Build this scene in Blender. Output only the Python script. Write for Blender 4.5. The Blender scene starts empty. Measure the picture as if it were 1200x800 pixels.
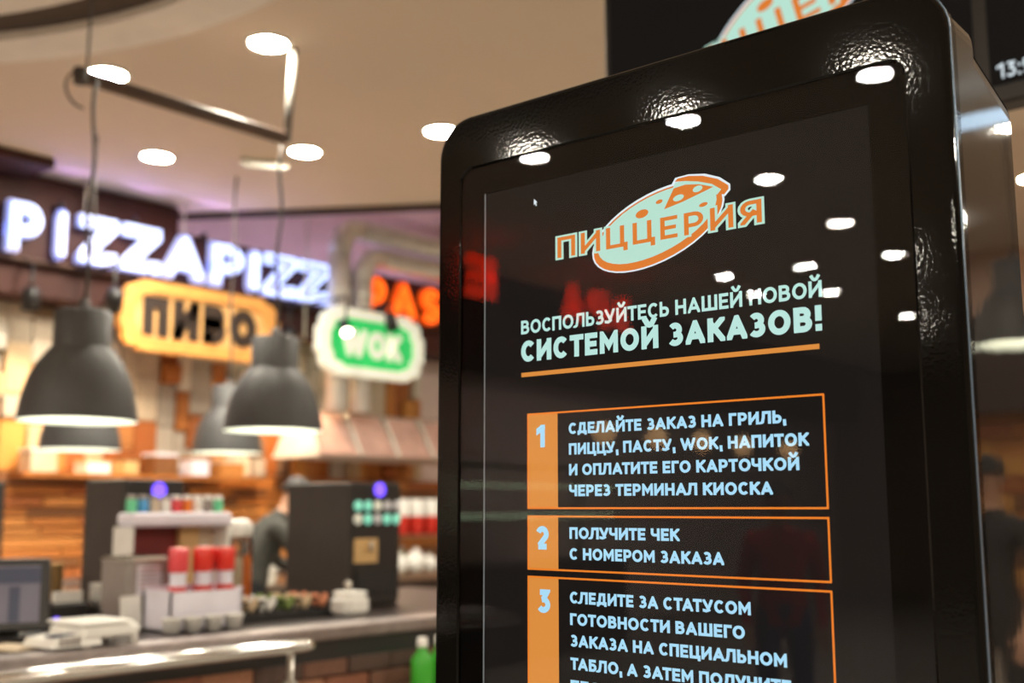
import bpy, bmesh, math, random
from mathutils import Vector, Matrix
R = random.Random(7)
SC = bpy.context.scene
COL = SC.collection
PI = math.pi

# ------------------------------------------------------------------ camera, world, exposure
F_PX = 1310.0
PITCH = math.atan(195 / F_PX)
AZ = math.radians(40.9)
cam_d = bpy.data.cameras.new('camera')
cam_d.sensor_width = 36.0
cam_d.lens = 36.0 * F_PX / 1200.0
cam_d.clip_start = 0.05
cam_d.dof.use_dof = True
cam_d.dof.focus_distance = 1.49
cam_d.dof.aperture_fstop = 2.8
cam = bpy.data.objects.new('camera', cam_d)
COL.objects.link(cam)
cam.location = (0, 0, 1.5)
cam.rotation_euler = (PI / 2 + PITCH, 0, AZ - PI / 2)
SC.camera = cam

world = bpy.data.worlds.new('world')
SC.world = world
world.use_nodes = True
world.node_tree.nodes['Background'].inputs[0].default_value = (0.9, 0.75, 0.6, 1)
world.node_tree.nodes['Background'].inputs[1].default_value = 0.05
SC.view_settings.view_transform = 'Standard'
SC.view_settings.look = 'None'
SC.view_settings.gamma = 1.0
SC.view_settings.use_curve_mapping = False
SC.view_settings.exposure = 0.0

DOWNLIGHT_L = 620.0      # radiance of the ceiling downlights
SPOT_W = 100.0            # track spotlights washing the kitchen wall
LAMP_W = 38.0            # pendant lamps


# ------------------------------------------------------------------ materials
def mat(name, col, rough=0.5, metal=0.0, emit=0.0, ecol=None, var=0.12, scale=8.0, bump=0.0, bscale=None,
        spec=None, coat=0.0, trans=0.0, stretch=None, col2=None):
    m = bpy.data.materials.new(name)
    m.use_nodes = True
    nt = m.node_tree
    b = nt.nodes['Principled BSDF']
    b.inputs['Roughness'].default_value = rough
    b.inputs['Metallic'].default_value = metal
    if spec is not None:
        b.inputs['Specular IOR Level'].default_value = spec
    if coat:
        b.inputs['Coat Weight'].default_value = coat
        b.inputs['Coat Roughness'].default_value = 0.03
    if trans:
        b.inputs['Transmission Weight'].default_value = trans
    tc = nt.nodes.new('ShaderNodeTexCoord')
    mp = nt.nodes.new('ShaderNodeMapping')
    nt.links.new(tc.outputs['Object'], mp.inputs[0])
    if stretch:
        mp.inputs['Scale'].default_value = stretch
    n = nt.nodes.new('ShaderNodeTexNoise')
    n.inputs['Scale'].default_value = scale
    n.inputs['Detail'].default_value = 4
    nt.links.new(mp.outputs[0], n.inputs['Vector'])
    r = nt.nodes.new('ShaderNodeValToRGB')
    c2 = col2 or tuple(min(1, c * (1 + var)) for c in col)
    c1 = col if col2 else tuple(c * (1 - var) for c in col)
    r.color_ramp.elements[0].color = (*c1, 1)
    r.color_ramp.elements[1].color = (*c2, 1)
    r.color_ramp.elements[0].position = 0.35
    r.color_ramp.elements[1].position = 0.65
    nt.links.new(n.outputs['Fac'], r.inputs[0])
    nt.links.new(r.outputs[0], b.inputs['Base Color'])
    if emit:
        b.inputs['Emission Color'].default_value = (*(ecol or col), 1)
        b.inputs['Emission Strength'].default_value = emit
    if bump:
        n2 = nt.nodes.new('ShaderNodeTexNoise')
        n2.inputs['Scale'].default_value = bscale or scale * 4
        n2.inputs['Detail'].default_value = 1
        nt.links.new(mp.outputs[0], n2.inputs['Vector'])
        bp = nt.nodes.new('ShaderNodeBump')
        bp.inputs['Strength'].default_value = bump
        bp.inputs['Distance'].default_value = 0.01
        nt.links.new(n2.outputs['Fac'], bp.inputs['Height'])
        nt.links.new(bp.outputs[0], b.inputs['Normal'])
        if coat:
            nt.links.new(bp.outputs[0], b.inputs['Coat Normal'])
    return m


def pane_mat(name, tint=(1, 1, 1), gloss=(1, 1, 1), ior=1.5, rough=0.0):
    m = bpy.data.materials.new(name)
    m.use_nodes = True
    nt = m.node_tree
    nt.nodes.clear()
    out = nt.nodes.new('ShaderNodeOutputMaterial')
    tr = nt.nodes.new('ShaderNodeBsdfTransparent')
    tr.inputs[0].default_value = (*tint, 1)
    gl = nt.nodes.new('ShaderNodeBsdfGlossy')
    gl.inputs['Color'].default_value = (*gloss, 1)
    gl.inputs['Roughness'].default_value = rough
    fr = nt.nodes.new('ShaderNodeFresnel')
    fr.inputs[0].default_value = ior
    mx = nt.nodes.new('ShaderNodeMixShader')
    nt.links.new(fr.outputs[0], mx.inputs[0])
    nt.links.new(tr.outputs[0], mx.inputs[1])
    nt.links.new(gl.outputs[0], mx.inputs[2])
    nt.links.new(mx.outputs[0], out.inputs[0])
    return m


M = {}
M['frame'] = mat('gloss_black_paint', (0.004, 0.0036, 0.0032), 0.055, var=0.05, bump=0.014, bscale=210, spec=0.15)
M['side'] = mat('gloss_black_side', (0.014, 0.012, 0.011), 0.035, var=0.05, bump=0.004, bscale=30, spec=0.9)
M['edge'] = mat('blue_grey_edge', (0.10, 0.15, 0.22), 0.25, 0.3)
M['border'] = mat('glass_border_black', (0.0016, 0.0014, 0.0013), 0.5, spec=0.02)
M['display'] = mat('lcd_black', (0.002, 0.002, 0.002), 0.5, emit=1.0, ecol=(0.0085, 0.0070, 0.0064), spec=0.02)
M['glass'] = pane_mat('cover_glass', gloss=(.66, .67, .72), ior=1.43)
M['mint'] = mat('pixel_mint', (0.02, 0.02, 0.02), 0.6, emit=1.0, ecol=(0.50, 0.80, 0.74), spec=0)
M['ice'] = mat('pixel_ice_blue', (0.02, 0.02, 0.02), 0.6, emit=1.0, ecol=(0.40, 0.73, 0.95), spec=0)
M['orange'] = mat('pixel_orange', (0.02, 0.01, 0.01), 0.6, emit=1.0, ecol=(0.72, 0.27, 0.048), spec=0)
M['violet'] = mat('added_violet_glow', (.5, .4, .9), .4, emit=14, ecol=(.85, .62, 1.0))
M['orange_line'] = mat('pixel_orange_line', (0.02, 0.01, 0.01), 0.6, emit=1.0, ecol=(0.85, 0.22, 0.02), spec=0)
M['orange_logo'] = mat('pixel_logo_orange', (0.02, 0.01, 0.01), 0.6, emit=1.0, ecol=(0.72, 0.20, 0.028), spec=0)
M['mint_logo'] = mat('pixel_logo_mint', (0.02, 0.02, 0.02), 0.6, emit=1.0, ecol=(0.47, 0.76, 0.64), spec=0)
M['white_px'] = mat('pixel_white', (0.02, 0.02, 0.02), 0.6, emit=1.0, ecol=(0.75, 0.85, 0.9), spec=0)
M['ceiling'] = mat('ceiling_plaster', (0.80, 0.68, 0.54), 0.75, var=0.03, scale=0.6)
M['ring_light'] = mat('ring_plaster', (0.95, 0.90, 0.82), 0.7, var=0.03)
M['ring_dark'] = mat('ring_groove_brown', (0.065, 0.045, 0.035), 0.7, var=0.08)
M['brown'] = mat('header_brown', (0.048, 0.009, 0.0045), 0.7, var=0.25, scale=2.0)
M['brown_dark'] = mat('header_dark', (0.026, 0.011, 0.007), 0.4, var=0.2)
M['pale_wall'] = mat('pale_lilac_plaster', (0.74, 0.60, 0.56), 0.8, var=0.03)
M['pink_wall'] = mat('pink_plaster', (0.62, 0.40, 0.30), 0.8, var=0.05)
M['wall'] = mat('hall_wall_plaster', (0.35, 0.26, 0.19), 0.8, var=0.1, scale=1.0)
M['floor'] = mat('floor_stone', (0.27, 0.235, 0.20), 0.45, var=0.12, scale=1.5)
M['steel'] = mat('brushed_steel', (0.60, 0.57, 0.52), 0.28, 1.0, var=0.08, scale=20)
M['steel_dark'] = mat('worn_steel_edge', (0.36, 0.31, 0.30), 0.38, 0.9, var=0.1, scale=20)
M['duct'] = mat('galvanised_duct', (0.80, 0.77, 0.72), 0.32, 0.45, var=0.06)
M['chrome'] = mat('polished_rail', (0.80, 0.80, 0.78), 0.14, 1.0, var=0.04)
M['counter'] = mat('dark_counter_top', (0.040, 0.028, 0.026), 0.3, var=0.25, scale=5)
M['lamp_grey'] = mat('lamp_shade_grey', (0.062, 0.060, 0.060), 0.55, var=0.06)
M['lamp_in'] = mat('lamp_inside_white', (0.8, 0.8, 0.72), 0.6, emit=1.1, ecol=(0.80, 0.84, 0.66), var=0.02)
M['bulb'] = mat('lamp_diffuser', (0.9, 0.9, 0.8), 0.5, emit=LAMP_W, ecol=(1.0, 0.97, 0.78), var=0.01)
M['cord'] = mat('cord_dark', (0.05, 0.04, 0.035), 0.6)
M['bar'] = mat('bar_brown', (0.075, 0.042, 0.028), 0.45)
M['white_paint'] = mat('white_painted_metal', (0.75, 0.72, 0.64), 0.4, var=0.04)
M['down'] = mat('downlight_lens', (0.9, 0.9, 0.9), 0.5, emit=DOWNLIGHT_L, ecol=(1.0, 0.93, 0.77), var=0.01)
M['black'] = mat('matt_black', (0.014, 0.013, 0.013), 0.45, var=0.1)
M['black_plastic'] = mat('machine_black', (0.022, 0.020, 0.019), 0.35, var=0.1)
M['machine_side'] = mat('machine_side_charcoal', (0.030, 0.023, 0.019), 0.5, var=0.1)
M['white_plastic'] = mat('white_plastic', (0.84, 0.82, 0.78), 0.4, var=0.04)
M['grey_plastic'] = mat('grey_plastic', (0.30, 0.26, 0.24), 0.45, var=0.08)
M['lilac_card'] = mat('lilac_white_card', (0.80, 0.77, 0.88), 0.6, var=0.06)
M['cream'] = mat('cream_card', (0.62, 0.50, 0.36), 0.7, var=0.1)
M['tan'] = mat('tan_board', (0.60, 0.38, 0.16), 0.6, var=0.1)
M['dark_red'] = mat('dark_red_panel', (0.16, 0.008, 0.006), 0.45, var=0.15)
M['red'] = mat('red_plastic', (0.72, 0.035, 0.02), 0.35, var=0.08)
M['pink_red'] = mat('pink_red_plastic', (0.75, 0.07, 0.08), 0.35, var=0.08)
M['green'] = mat('green_plastic', (0.05, 0.42, 0.03), 0.4, var=0.1)
M['orange_p'] = mat('orange_plastic', (0.75, 0.20, 0.02), 0.4, var=0.08)
M['blue_p'] = mat('blue_plastic', (0.08, 0.35, 0.70), 0.4, var=0.08)
M['mint_p'] = mat('mint_plastic', (0.15, 0.65, 0.35), 0.4, var=0.08)
M['food_a'] = mat('food_cream', (0.60, 0.45, 0.28), 0.6, var=0.25, scale=60)
M['food_b'] = mat('food_green', (0.18, 0.25, 0.06), 0.6, var=0.3, scale=60)
M['food_c'] = mat('food_salmon', (0.65, 0.24, 0.12), 0.5, var=0.2, scale=60)
M['purple_led'] = mat('purple_logo_light', (0.1, 0.05, 0.4), 0.4, emit=2.2, ecol=(0.16, 0.08, 1.0))
M['ui_lilac'] = mat('till_screen', (0.1, 0.1, 0.12), 0.3, emit=0.12, ecol=(0.50, 0.36, 0.48))
M['ui_dark'] = mat('till_screen_dark', (0.03, 0.03, 0.04), 0.3, emit=0.07, ecol=(0.30, 0.34, 0.60))
M['led_g'] = mat('cup_light_mint', (0.2, 0.5, 0.4), 0.4, emit=0.55, ecol=(0.25, 0.85, 0.60))
M['led_c'] = mat('cup_light_cream', (0.5, 0.5, 0.4), 0.4, emit=0.40, ecol=(0.8, 0.75, 0.6))
M['led_w'] = mat('cup_light_grey', (0.5, 0.5, 0.5), 0.4, emit=0.15, ecol=(0.8, 0.7, 0.7))
M['neon_core'] = mat('neon_white_blue', (0.6, 0.6, 0.7), 0.4, emit=2.3, ecol=(0.42, 0.56, 1.0))
M['neon_face'] = mat('neon_letter_face', (0.5, 0.5, 0.65), 0.5, emit=0.75, ecol=(0.34, 0.42, 1.0))
M['neon_orange'] = mat('neon_orange', (0.6, 0.1, 0.02), 0.4, emit=2.0, ecol=(1.0, 0.13, 0.008))
M['neon_orange_face'] = mat('neon_orange_face', (0.5, 0.08, 0.02), 0.4, emit=0.8, ecol=(1.0, 0.10, 0.004))
M['neon_red'] = mat('neon_red', (0.6, 0.05, 0.02), 0.4, emit=9.0, ecol=(1.0, 0.03, 0.004))
M['gold'] = mat('sign_gold', (0.80, 0.36, 0.09), 0.45, emit=0.05, ecol=(0.9, 0.4, 0.1), var=0.1)
M['gold_light'] = mat('sign_gold_light', (0.85, 0.48, 0.18), 0.5, emit=0.05, ecol=(0.95, 0.5, 0.15), var=0.1)
M['sign_dark'] = mat('sign_dark_brown', (0.035, 0.020, 0.014), 0.5)
M['sign_white'] = mat('backlit_white', (0.75, 0.75, 0.65), 0.5, emit=0.42, ecol=(0.95, 0.95, 0.75), var=0.03)
M['sign_green'] = mat('backlit_green', (0.02, 0.35, 0.08), 0.5, emit=0.5, ecol=(0.01, 0.75, 0.16))
M['bright_lens'] = mat('spot_lens', (0.9, 0.9, 0.9), 0.4, emit=14.0, ecol=(1.0, 0.9, 0.72))
M['warm_bulb'] = mat('warm_bulb', (0.9, 0.7, 0.4), 0.4, emit=8.0, ecol=(1.0, 0.55, 0.22))
M['strip'] = mat('greenish_tube', (0.8, 0.9, 0.8), 0.4, emit=3.0, ecol=(0.75, 1.0, 0.55))
M['glass_hood'] = mat('pink_hood_glass', (0.80, 0.52, 0.44), 0.25, trans=0.35)
M['jar'] = pane_mat('clear_jar', (0.92, 0.92, 0.92), ior=1.45, rough=0.05)
M['skin'] = mat('skin', (0.56, 0.30, 0.19), 0.5, var=0.05, scale=20)
M['hair'] = mat('dark_hair', (0.02, 0.012, 0.01), 0.5)
M['grey_cloth'] = mat('charcoal_sweater', (0.050, 0.048, 0.042), 0.9, var=0.2, scale=40)
M['black_cloth'] = mat('black_cotton', (0.012, 0.012, 0.014), 0.9)
M['red_cloth'] = mat('red_jacket', (0.50, 0.012, 0.02), 0.8)
M['jean'] = mat('blue_jeans', (0.03, 0.05, 0.20), 0.85)
M['shoe'] = mat('shoe_dark', (0.03, 0.025, 0.02), 0.5)
M['eye'] = mat('eye_dark', (0.03, 0.02, 0.015), 0.2)
M['lip'] = mat('lip', (0.45, 0.15, 0.12), 0.5)
WOOD = [mat('wood_%s' % n, c, 0.6, var=0.35, scale=6, stretch=(3, 3, 14)) for n, c in
        (('honey', (0.52, 0.20, 0.045)), ('amber', (0.42, 0.14, 0.025)), ('walnut', (0.20, 0.075, 0.022)),
         ('ochre', (0.60, 0.27, 0.06)), ('umber', (0.11, 0.045, 0.018)), ('russet', (0.36, 0.105, 0.022)))]
STONE = [mat('stone_%s' % n, c, 0.75, var=0.30, scale=16, bump=0.3, bscale=30) for n, c in
         (('cream', (0.62, 0.52, 0.40)), ('grey', (0.42, 0.37, 0.31)), ('sand', (0.50, 0.36, 0.22)),
          ('rust', (0.48, 0.20, 0.06)), ('brown', (0.22, 0.13, 0.08)), ('white', (0.72, 0.66, 0.56)))]
BRICK = [mat('brick_%s' % n, c, 0.7, var=0.3, scale=12) for n, c in
         (('red', (0.24, 0.085, 0.045)), ('brown', (0.15, 0.065, 0.04)), ('dark', (0.075, 0.040, 0.030)), ('clay', (0.32, 0.14, 0.075)))]


# ------------------------------------------------------------------ mesh helpers
class MB:
    def __init__(s):
        s.v, s.f, s.mi, s.sm, s.mats = [], [], [], [], []

    def _m(s, m):
        if m not in s.mats:
            s.mats.append(m)
        return s.mats.index(m)

    def add(s, vs, fs, m=None, smooth=False, T=None):
        b = len(s.v)
        for p in vs:
            p = Vector(p)
            s.v.append(tuple(T @ p if T else p))
        k = s._m(m) if m else 0
        for f in fs:
            s.f.append([i + b for i in f])
            s.mi.append(k)
            s.sm.append(smooth)
        return s

    def box(s, x0, x1, y0, y1, z0, z1, m=None, T=None, bev=0.0):
        if bev:
            b = bev
            vs, fs = [], []
            for (z, i) in ((z0, b), (z0 + b, 0), (z1 - b, 0), (z1, b)):
                xa, xb, ya, yb = x0 + i, x1 - i, y0 + i, y1 - i
                c = b if i == 0 else b * 0.4
                vs += [(xa + c, ya, z), (xb - c, ya, z), (xb, ya + c, z), (xb, yb - c, z), (xb - c, yb, z), (xa + c, yb, z), (xa, yb - c, z), (xa, ya + c, z)]
            for l in range(3):
                for i in range(8):
                    j = (i + 1) % 8
                    fs.append((l * 8 + i, l * 8 + j, l * 8 + 8 + j, l * 8 + 8 + i))
            fs.append(tuple(reversed(range(8))))
            fs.append(tuple(range(24, 32)))
            return s.add(vs, fs, m, False, T)
        vs = [(x0, y0, z0), (x1, y0, z0), (x1, y1, z0), (x0, y1, z0), (x0, y0, z1), (x1, y0, z1), (x1, y1, z1), (x0, y1, z1)]
        return s.add(vs, [(3, 2, 1, 0), (4, 5, 6, 7), (0, 1, 5, 4), (1, 2, 6, 5), (2, 3, 7, 6), (3, 0, 4, 7)], m, False, T)

    def lathe(s, prof, m=None, n=32, T=None, cap0=False, cap1=False, smooth=True):
        vs, fs = [], []
        for (r, z) in prof:
            for i in range(n):
                a = 2 * PI * i / n
                vs.append((r * math.cos(a), r * math.sin(a), z))
        for l in range(len(prof) - 1):
            for i in range(n):
                j = (i + 1) % n
                fs.append((l * n + i, l * n + j, (l + 1) * n + j, (l + 1) * n + i))
        s.add(vs, fs, m, smooth, T)
        b = len(s.v) - len(vs)
        k = s._m(m) if m else 0
        if cap0:
            s.f.append([b + i for i in reversed(range(n))]); s.mi.append(k); s.sm.append(False)
        if cap1:
            s.f.append([b + (len(prof) - 1) * n + i for i in range(n)]); s.mi.append(k); s.sm.append(False)
        return s

    def tube(s, pts, r, m=None, n=10, closed=False, smooth=True):
        pts = [Vector(p) for p in pts]
        N = len(pts)
        rs = r if isinstance(r, (list, tuple)) else [r] * N
        vs, fs = [], []
        prev = None
        for i, p in enumerate(pts):
            if closed:
                t = (pts[(i + 1) % N] - pts[i - 1]).normalized()
            else:
                t = (pts[min(i + 1, N - 1)] - pts[max(i - 1, 0)]).normalized()
            if prev is None:
                up = Vector((0, 0, 1)) if abs(t.z) < 0.9 else Vector((1, 0, 0))
                u = t.cross(up).normalized()
            else:
                u = (prev - t * prev.dot(t)).normalized()
            prev = u
            w = t.cross(u)
            for k in range(n):
                a = 2 * PI * k / n
                vs.append(tuple(p + (u * math.cos(a) + w * math.sin(a)) * rs[i]))
        L = N if closed else N - 1
        for l in range(L):
            l2 = (l + 1) % N
            for k in range(n):
                j = (k + 1) % n
                fs.append((l * n + k, l * n + j, l2 * n + j, l2 * n + k))
        if not closed:
            fs.append(tuple(reversed(range(n))))
            fs.append(tuple((N - 1) * n + k for k in range(n)))
        return s.add(vs, fs, m, smooth)

    def prism(s, poly, y0, y1, m=None, T=None, smooth=False):
        """polygon in the x-z plane, thickness along y"""
        n = len(poly)
        vs = [(x, y0, z) for x, z in poly] + [(x, y1, z) for x, z in poly]
        fs = [tuple(range(n)), tuple(reversed(range(n, 2 * n)))]
        fs += [(i, i + n, (i + 1) % n + n, (i + 1) % n) for i in range(n)]
        return s.add(vs, fs, m, smooth, T)

    def ring(s, outer, inner, y0, y1, m=None, T=None):
        n = len(outer)
        vs = [(x, y0, z) for x, z in outer] + [(x, y0, z) for x, z in inner] + [(x, y1, z) for x, z in outer] + [(x, y1, z) for x, z in inner]
        fs = []
        for i in range(n):
            j = (i + 1) % n
            fs += [(i, j, n + j, n + i), (2 * n + i, 3 * n + i, 3 * n + j, 2 * n + j), (i, 2 * n + i, 2 * n + j, j), (n + i, n + j, 3 * n + j, 3 * n + i)]
        return s.add(vs, fs, m, False, T)

    def mesh(s, name):
        me = bpy.data.meshes.new(name)
        me.from_pydata(s.v, [], s.f)
        for m in s.mats:
            me.materials.append(m)
        me.polygons.foreach_set('material_index', s.mi)
        me.polygons.foreach_set('use_smooth', s.sm)
        bm = bmesh.new()
        bm.from_mesh(me)
        bmesh.ops.recalc_face_normals(bm, faces=bm.faces)
        bm.to_mesh(me)
        bm.free()
        me.update()
        return me

    def build(s, name, material=None, parent=None, loc=(0, 0, 0), rz=0):
        me = s.mesh(name)
        if material and not me.materials:
            me.materials.append(material)
        o = bpy.data.objects.new(name, me)
        o.location = loc
        o.rotation_euler = (0, 0, rz)
        COL.objects.link(o)
        if parent:
            o.parent = parent
        return o


def tag(o, label=None, cat=None, group=None, kind=None):
    if label: o['label'] = label
    if cat: o['category'] = cat
    if group: o['group'] = group
    if kind: o['kind'] = kind
    return o


def thing(name, label, cat, loc=(0, 0, 0), rz=0, group=None):
    o = bpy.data.objects.new(name, None)
    o.empty_display_size = 0.1
    COL.objects.link(o)
    o.location = loc
    o.rotation_euler = (0, 0, rz)
    return tag(o, label, cat, group)


def struct(o):
    o['kind'] = 'structure'
    return o


def children(o):
    return [c for c in ALL_CH if c.parent == o]


def copy_tree(o, parent=None, kids=None):
    c = o.copy()
    COL.objects.link(c)
    if parent:
        c.parent = parent
    for ch in list(o.children):
        copy_tree(ch, c)
    return c


def rrect(x0, x1, z0, z1, r, n=8):
    pts = []
    for cx, cz, a0 in ((x1 - r, z0 + r, -PI / 2), (x1 - r, z1 - r, 0), (x0 + r, z1 - r, PI / 2), (x0 + r, z0 + r, PI)):
        for i in range(n + 1):
            a = a0 + PI / 2 * i / n
            pts.append((cx + r * math.cos(a), cz + r * math.sin(a)))
    return pts


def ell(cx, cz, a, b, rot=0, a0=0, a1=2 * PI, n=40, full=True):
    pts = []
    N = n if full else n + 1
    for i in range(N):
        t = a0 + (a1 - a0) * i / n
        x, z = a * math.cos(t), b * math.sin(t)
        pts.append((cx + x * math.cos(rot) - z * math.sin(rot), cz + x * math.sin(rot) + z * math.cos(rot)))
    return pts


# ------------------------------------------------------------------ letters drawn as strokes
def arc(cx, cy, rx, ry, a0, a1, n=10):
    return [(cx + rx * math.cos(math.radians(a0 + (a1 - a0) * i / n)), cy + ry * math.sin(math.radians(a0 + (a1 - a0) * i / n))) for i in range(n + 1)]


_bowl_t = [(0, 1), (.55, 1)] + arc(.55, .73, .40, .27, 90, -90, 8)[1:] + [(0, .46)]
_P = [(0, 0), (0, 1), (.55, 1)] + arc(.55, .70, .45, .30, 90, -90, 8)[1:] + [(0, .40)]
G = {
 'A': (.86, [[(0, 0), (.5, 1), (1, 0)], [(.2, .26), (.8, .26)]]),
 'Б': (.68, [[(.88, 1), (0, 1), (0, 0), (.55, 0)] + arc(.55, .29, .45, .29, -90, 90, 8)[1:] + [(0, .58)]]),
 'В': (.72, [[(0, .0), (0, 1), (.52, 1)] + arc(.52, .765, .38, .235, 90, -90, 8)[1:] + [(0, .53)], [(.5, .53), (.55, .53)] + arc(.55, .265, .45, .265, 90, -90, 8)[1:] + [(0, 0)]]),
 'Г': (.60, [[(0, 0), (0, 1), (1, 1)]]),
 'Д': (.86, [[(.16, .1), (.28, 1), (.84, 1), (.84, .1)], [(-.02, -.14), (-.02, .06), (1.02, .06), (1.02, -.14)]]),
 'Е': (.64, [[(1, 1), (0, 1), (0, 0), (1, 0)], [(0, .5), (.88, .5)]]),
 'З': (.68, [arc(.44, .74, .46, .26, 145, -90, 12) + [(.28, .48)], arc(.46, .27, .54, .27, 75, -148, 14)]),
 'И': (.80, [[(0, 1), (0, 0)], [(1, 1), (1, 0)], [(0, .06), (1, .94)]]),
 'К': (.76, [[(0, 1), (0, 0)], [(.05, .38), (.92, 1)], [(.34, .58), (.98, 0)]]),
 'Л': (.80, [[(-.05, 0), (.08, .06), (.2, .5), (.24, 1), (1, 1), (1, 0)]]),
 'М': (.92, [[(0, 0), (0, 1), (.5, .28), (1, 1), (1, 0)]]),
 'Н': (.78, [[(0, 0), (0, 1)], [(1, 0), (1, 1)], [(0, .5), (1, .5)]]),
 'О': (.90, [('c', arc(.5, .5, .5, .5, 0, 360, 24)[:-1])]),
 'П': (.76, [[(0, 0), (0, 1), (1, 1), (1, 0)]]),
 'Р': (.70, [_P]),
 'С': (.80, [arc(.52, .5, .52, .5, 42, 318, 18)]),
 'Т': (.72, [[(0, 1), (1, 1)], [(.5, 0), (.5, 1)]]),
 'У': (.80, [[(1, 1.0), (.50, .10), (.30, 0), (.08, .03)], [(.0, 1), (.54, .24)]]),
 'Ц': (.82, [[(0, 1), (0, 0), (1, 0)], [(.86, 1), (.86, 0)], [(1.06, .04), (1.06, -.22)]]),
 'Ч': (.74, [[(0, 1), (0, .68)] + arc(.38, .66, .38, .22, 180, 270, 6) + [(1, .44)], [(1, 1), (1, 0)]]),
 'Ш': (1.08, [[(0, 1), (0, 0), (1, 0), (1, 1)], [(.5, 1), (.5, 0)]]),
 'Ь': (.68, [[(0, 1), (0, 0), (.55, 0)] + arc(.55, .29, .45, .29, -90, 90, 8)[1:] + [(0, .58)]]),
 'Я': (.72, [[(1 - x, y) for x, y in _P], [(.55, .42), (.04, 0)]]),
 'Р2': (.70, [_P]),
 'W': (1.25, [[(0, 1), (.26, 0), (.5, .92), (.74, 0), (1, 1)]]),
 'K': (.76, [[(0, 1), (0, 0)], [(.05, .38), (.92, 1)], [(.34, .58), (.98, 0)]]),
 'I': (.22, [[(.5, 0), (.5, 1)]]),
 'Z': (.78, [[(0, 1), (1, 1), (0, 0), (1, 0)]]),
 'S': (.70, [arc(.5, .74, .45, .26, 30, 180, 8) + arc(.5, .74, .45, .24, 180, 250, 4)[1:] + arc(.5, .26, .48, .26, 70, -150, 12)]),
 'T': (.72, [[(0, 1), (1, 1)], [(.5, 0), (.5, 1)]]),
 '1': (.52, [[(.95, 1), (.95, 0)], [(.0, .84), (.9, 1)]]),
 '2': (.68, [arc(.48, .70, .48, .30, 160, -25, 10) + [(.12, .06)], [(.0, 0), (1, 0)]]),
 '3': (.68, [[(.05, 1), (.90, 1), (.46, .60)], arc(.46, .30, .54, .30, 112, -148, 15)]),
 '5': (.66, [[(.92, 1), (.12, 1), (.06, .55), (.5, .60)] + arc(.5, .30, .48, .30, 80, -90, 8) + [(0, .08)]]),
 '!': (.26, [[(.5, 1), (.5, .52)], [(.5, .02), (.5, .0)]]),
 ':': (.20, [[(.5, .72), (.5, .68)], [(.5, .04), (.5, .0)]]),
 ',': (.20, [[(.6, .08), (.6, -.04), (.1, -.26)]]),
}
G['Й'] = (.80, G['И'][1] + [arc(.5, 1.42, .26, .20, 200, 340, 6)])
for a, b in (('A', 'А'), ('О', 'O'), ('Р', 'P')):
    G[b] = G[a]
FREE = set('ДЦЙ,')


def clip_poly(poly, lo, hi):
    for sgn, lim in ((1, hi), (-1, -lo)):
        out = []
        for i in range(len(poly)):
            a, b = poly[i], poly[(i + 1) % len(poly)]
            ia, ib = sgn * a[1] <= lim + 1e-9, sgn * b[1] <= lim + 1e-9
            if ia: out.append(a)
            if ia != ib:
                t = (lim - sgn * a[1]) / (sgn * (b[1] - a[1]))
                out.append((a[0] + (b[0] - a[0]) * t, a[1] + (b[1] - a[1]) * t))
        poly = out
        if len(poly) < 3: return []
    return poly


def strip_sides(pts, closed, t, ext, lim=3.2):
    P = [Vector(p) for p in pts]
    n = len(P)
    L, Rr = [], []
    if not closed and ext:
        P[0] = P[0] + (P[0] - P[1]).normalized() * ext
        P[-1] = P[-1] + (P[-1] - P[-2]).normalized() * ext
    for i in range(n):
        if closed or 0 < i < n - 1:
            d0 = (P[i] - P[i - 1]).normalized()
            d1 = (P[(i + 1) % n] - P[i]).normalized()
        elif i == 0:
            d0 = d1 = (P[1] - P[0]).normalized()
        else:
            d0 = d1 = (P[i] - P[i - 1]).normalized()
        n0, n1 = Vector((-d0.y, d0.x)), Vector((-d1.y, d1.x))
        m = (n0 + n1)
        if m.length < 1e-6: m = n0
        m.normalize()
        k = min(1 / max(m.dot(n0), 0.2), lim)
        L.append(P[i] + m * (t / 2 * k))
        Rr.append(P[i] - m * (t / 2 * k))
    return L, Rr


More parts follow.
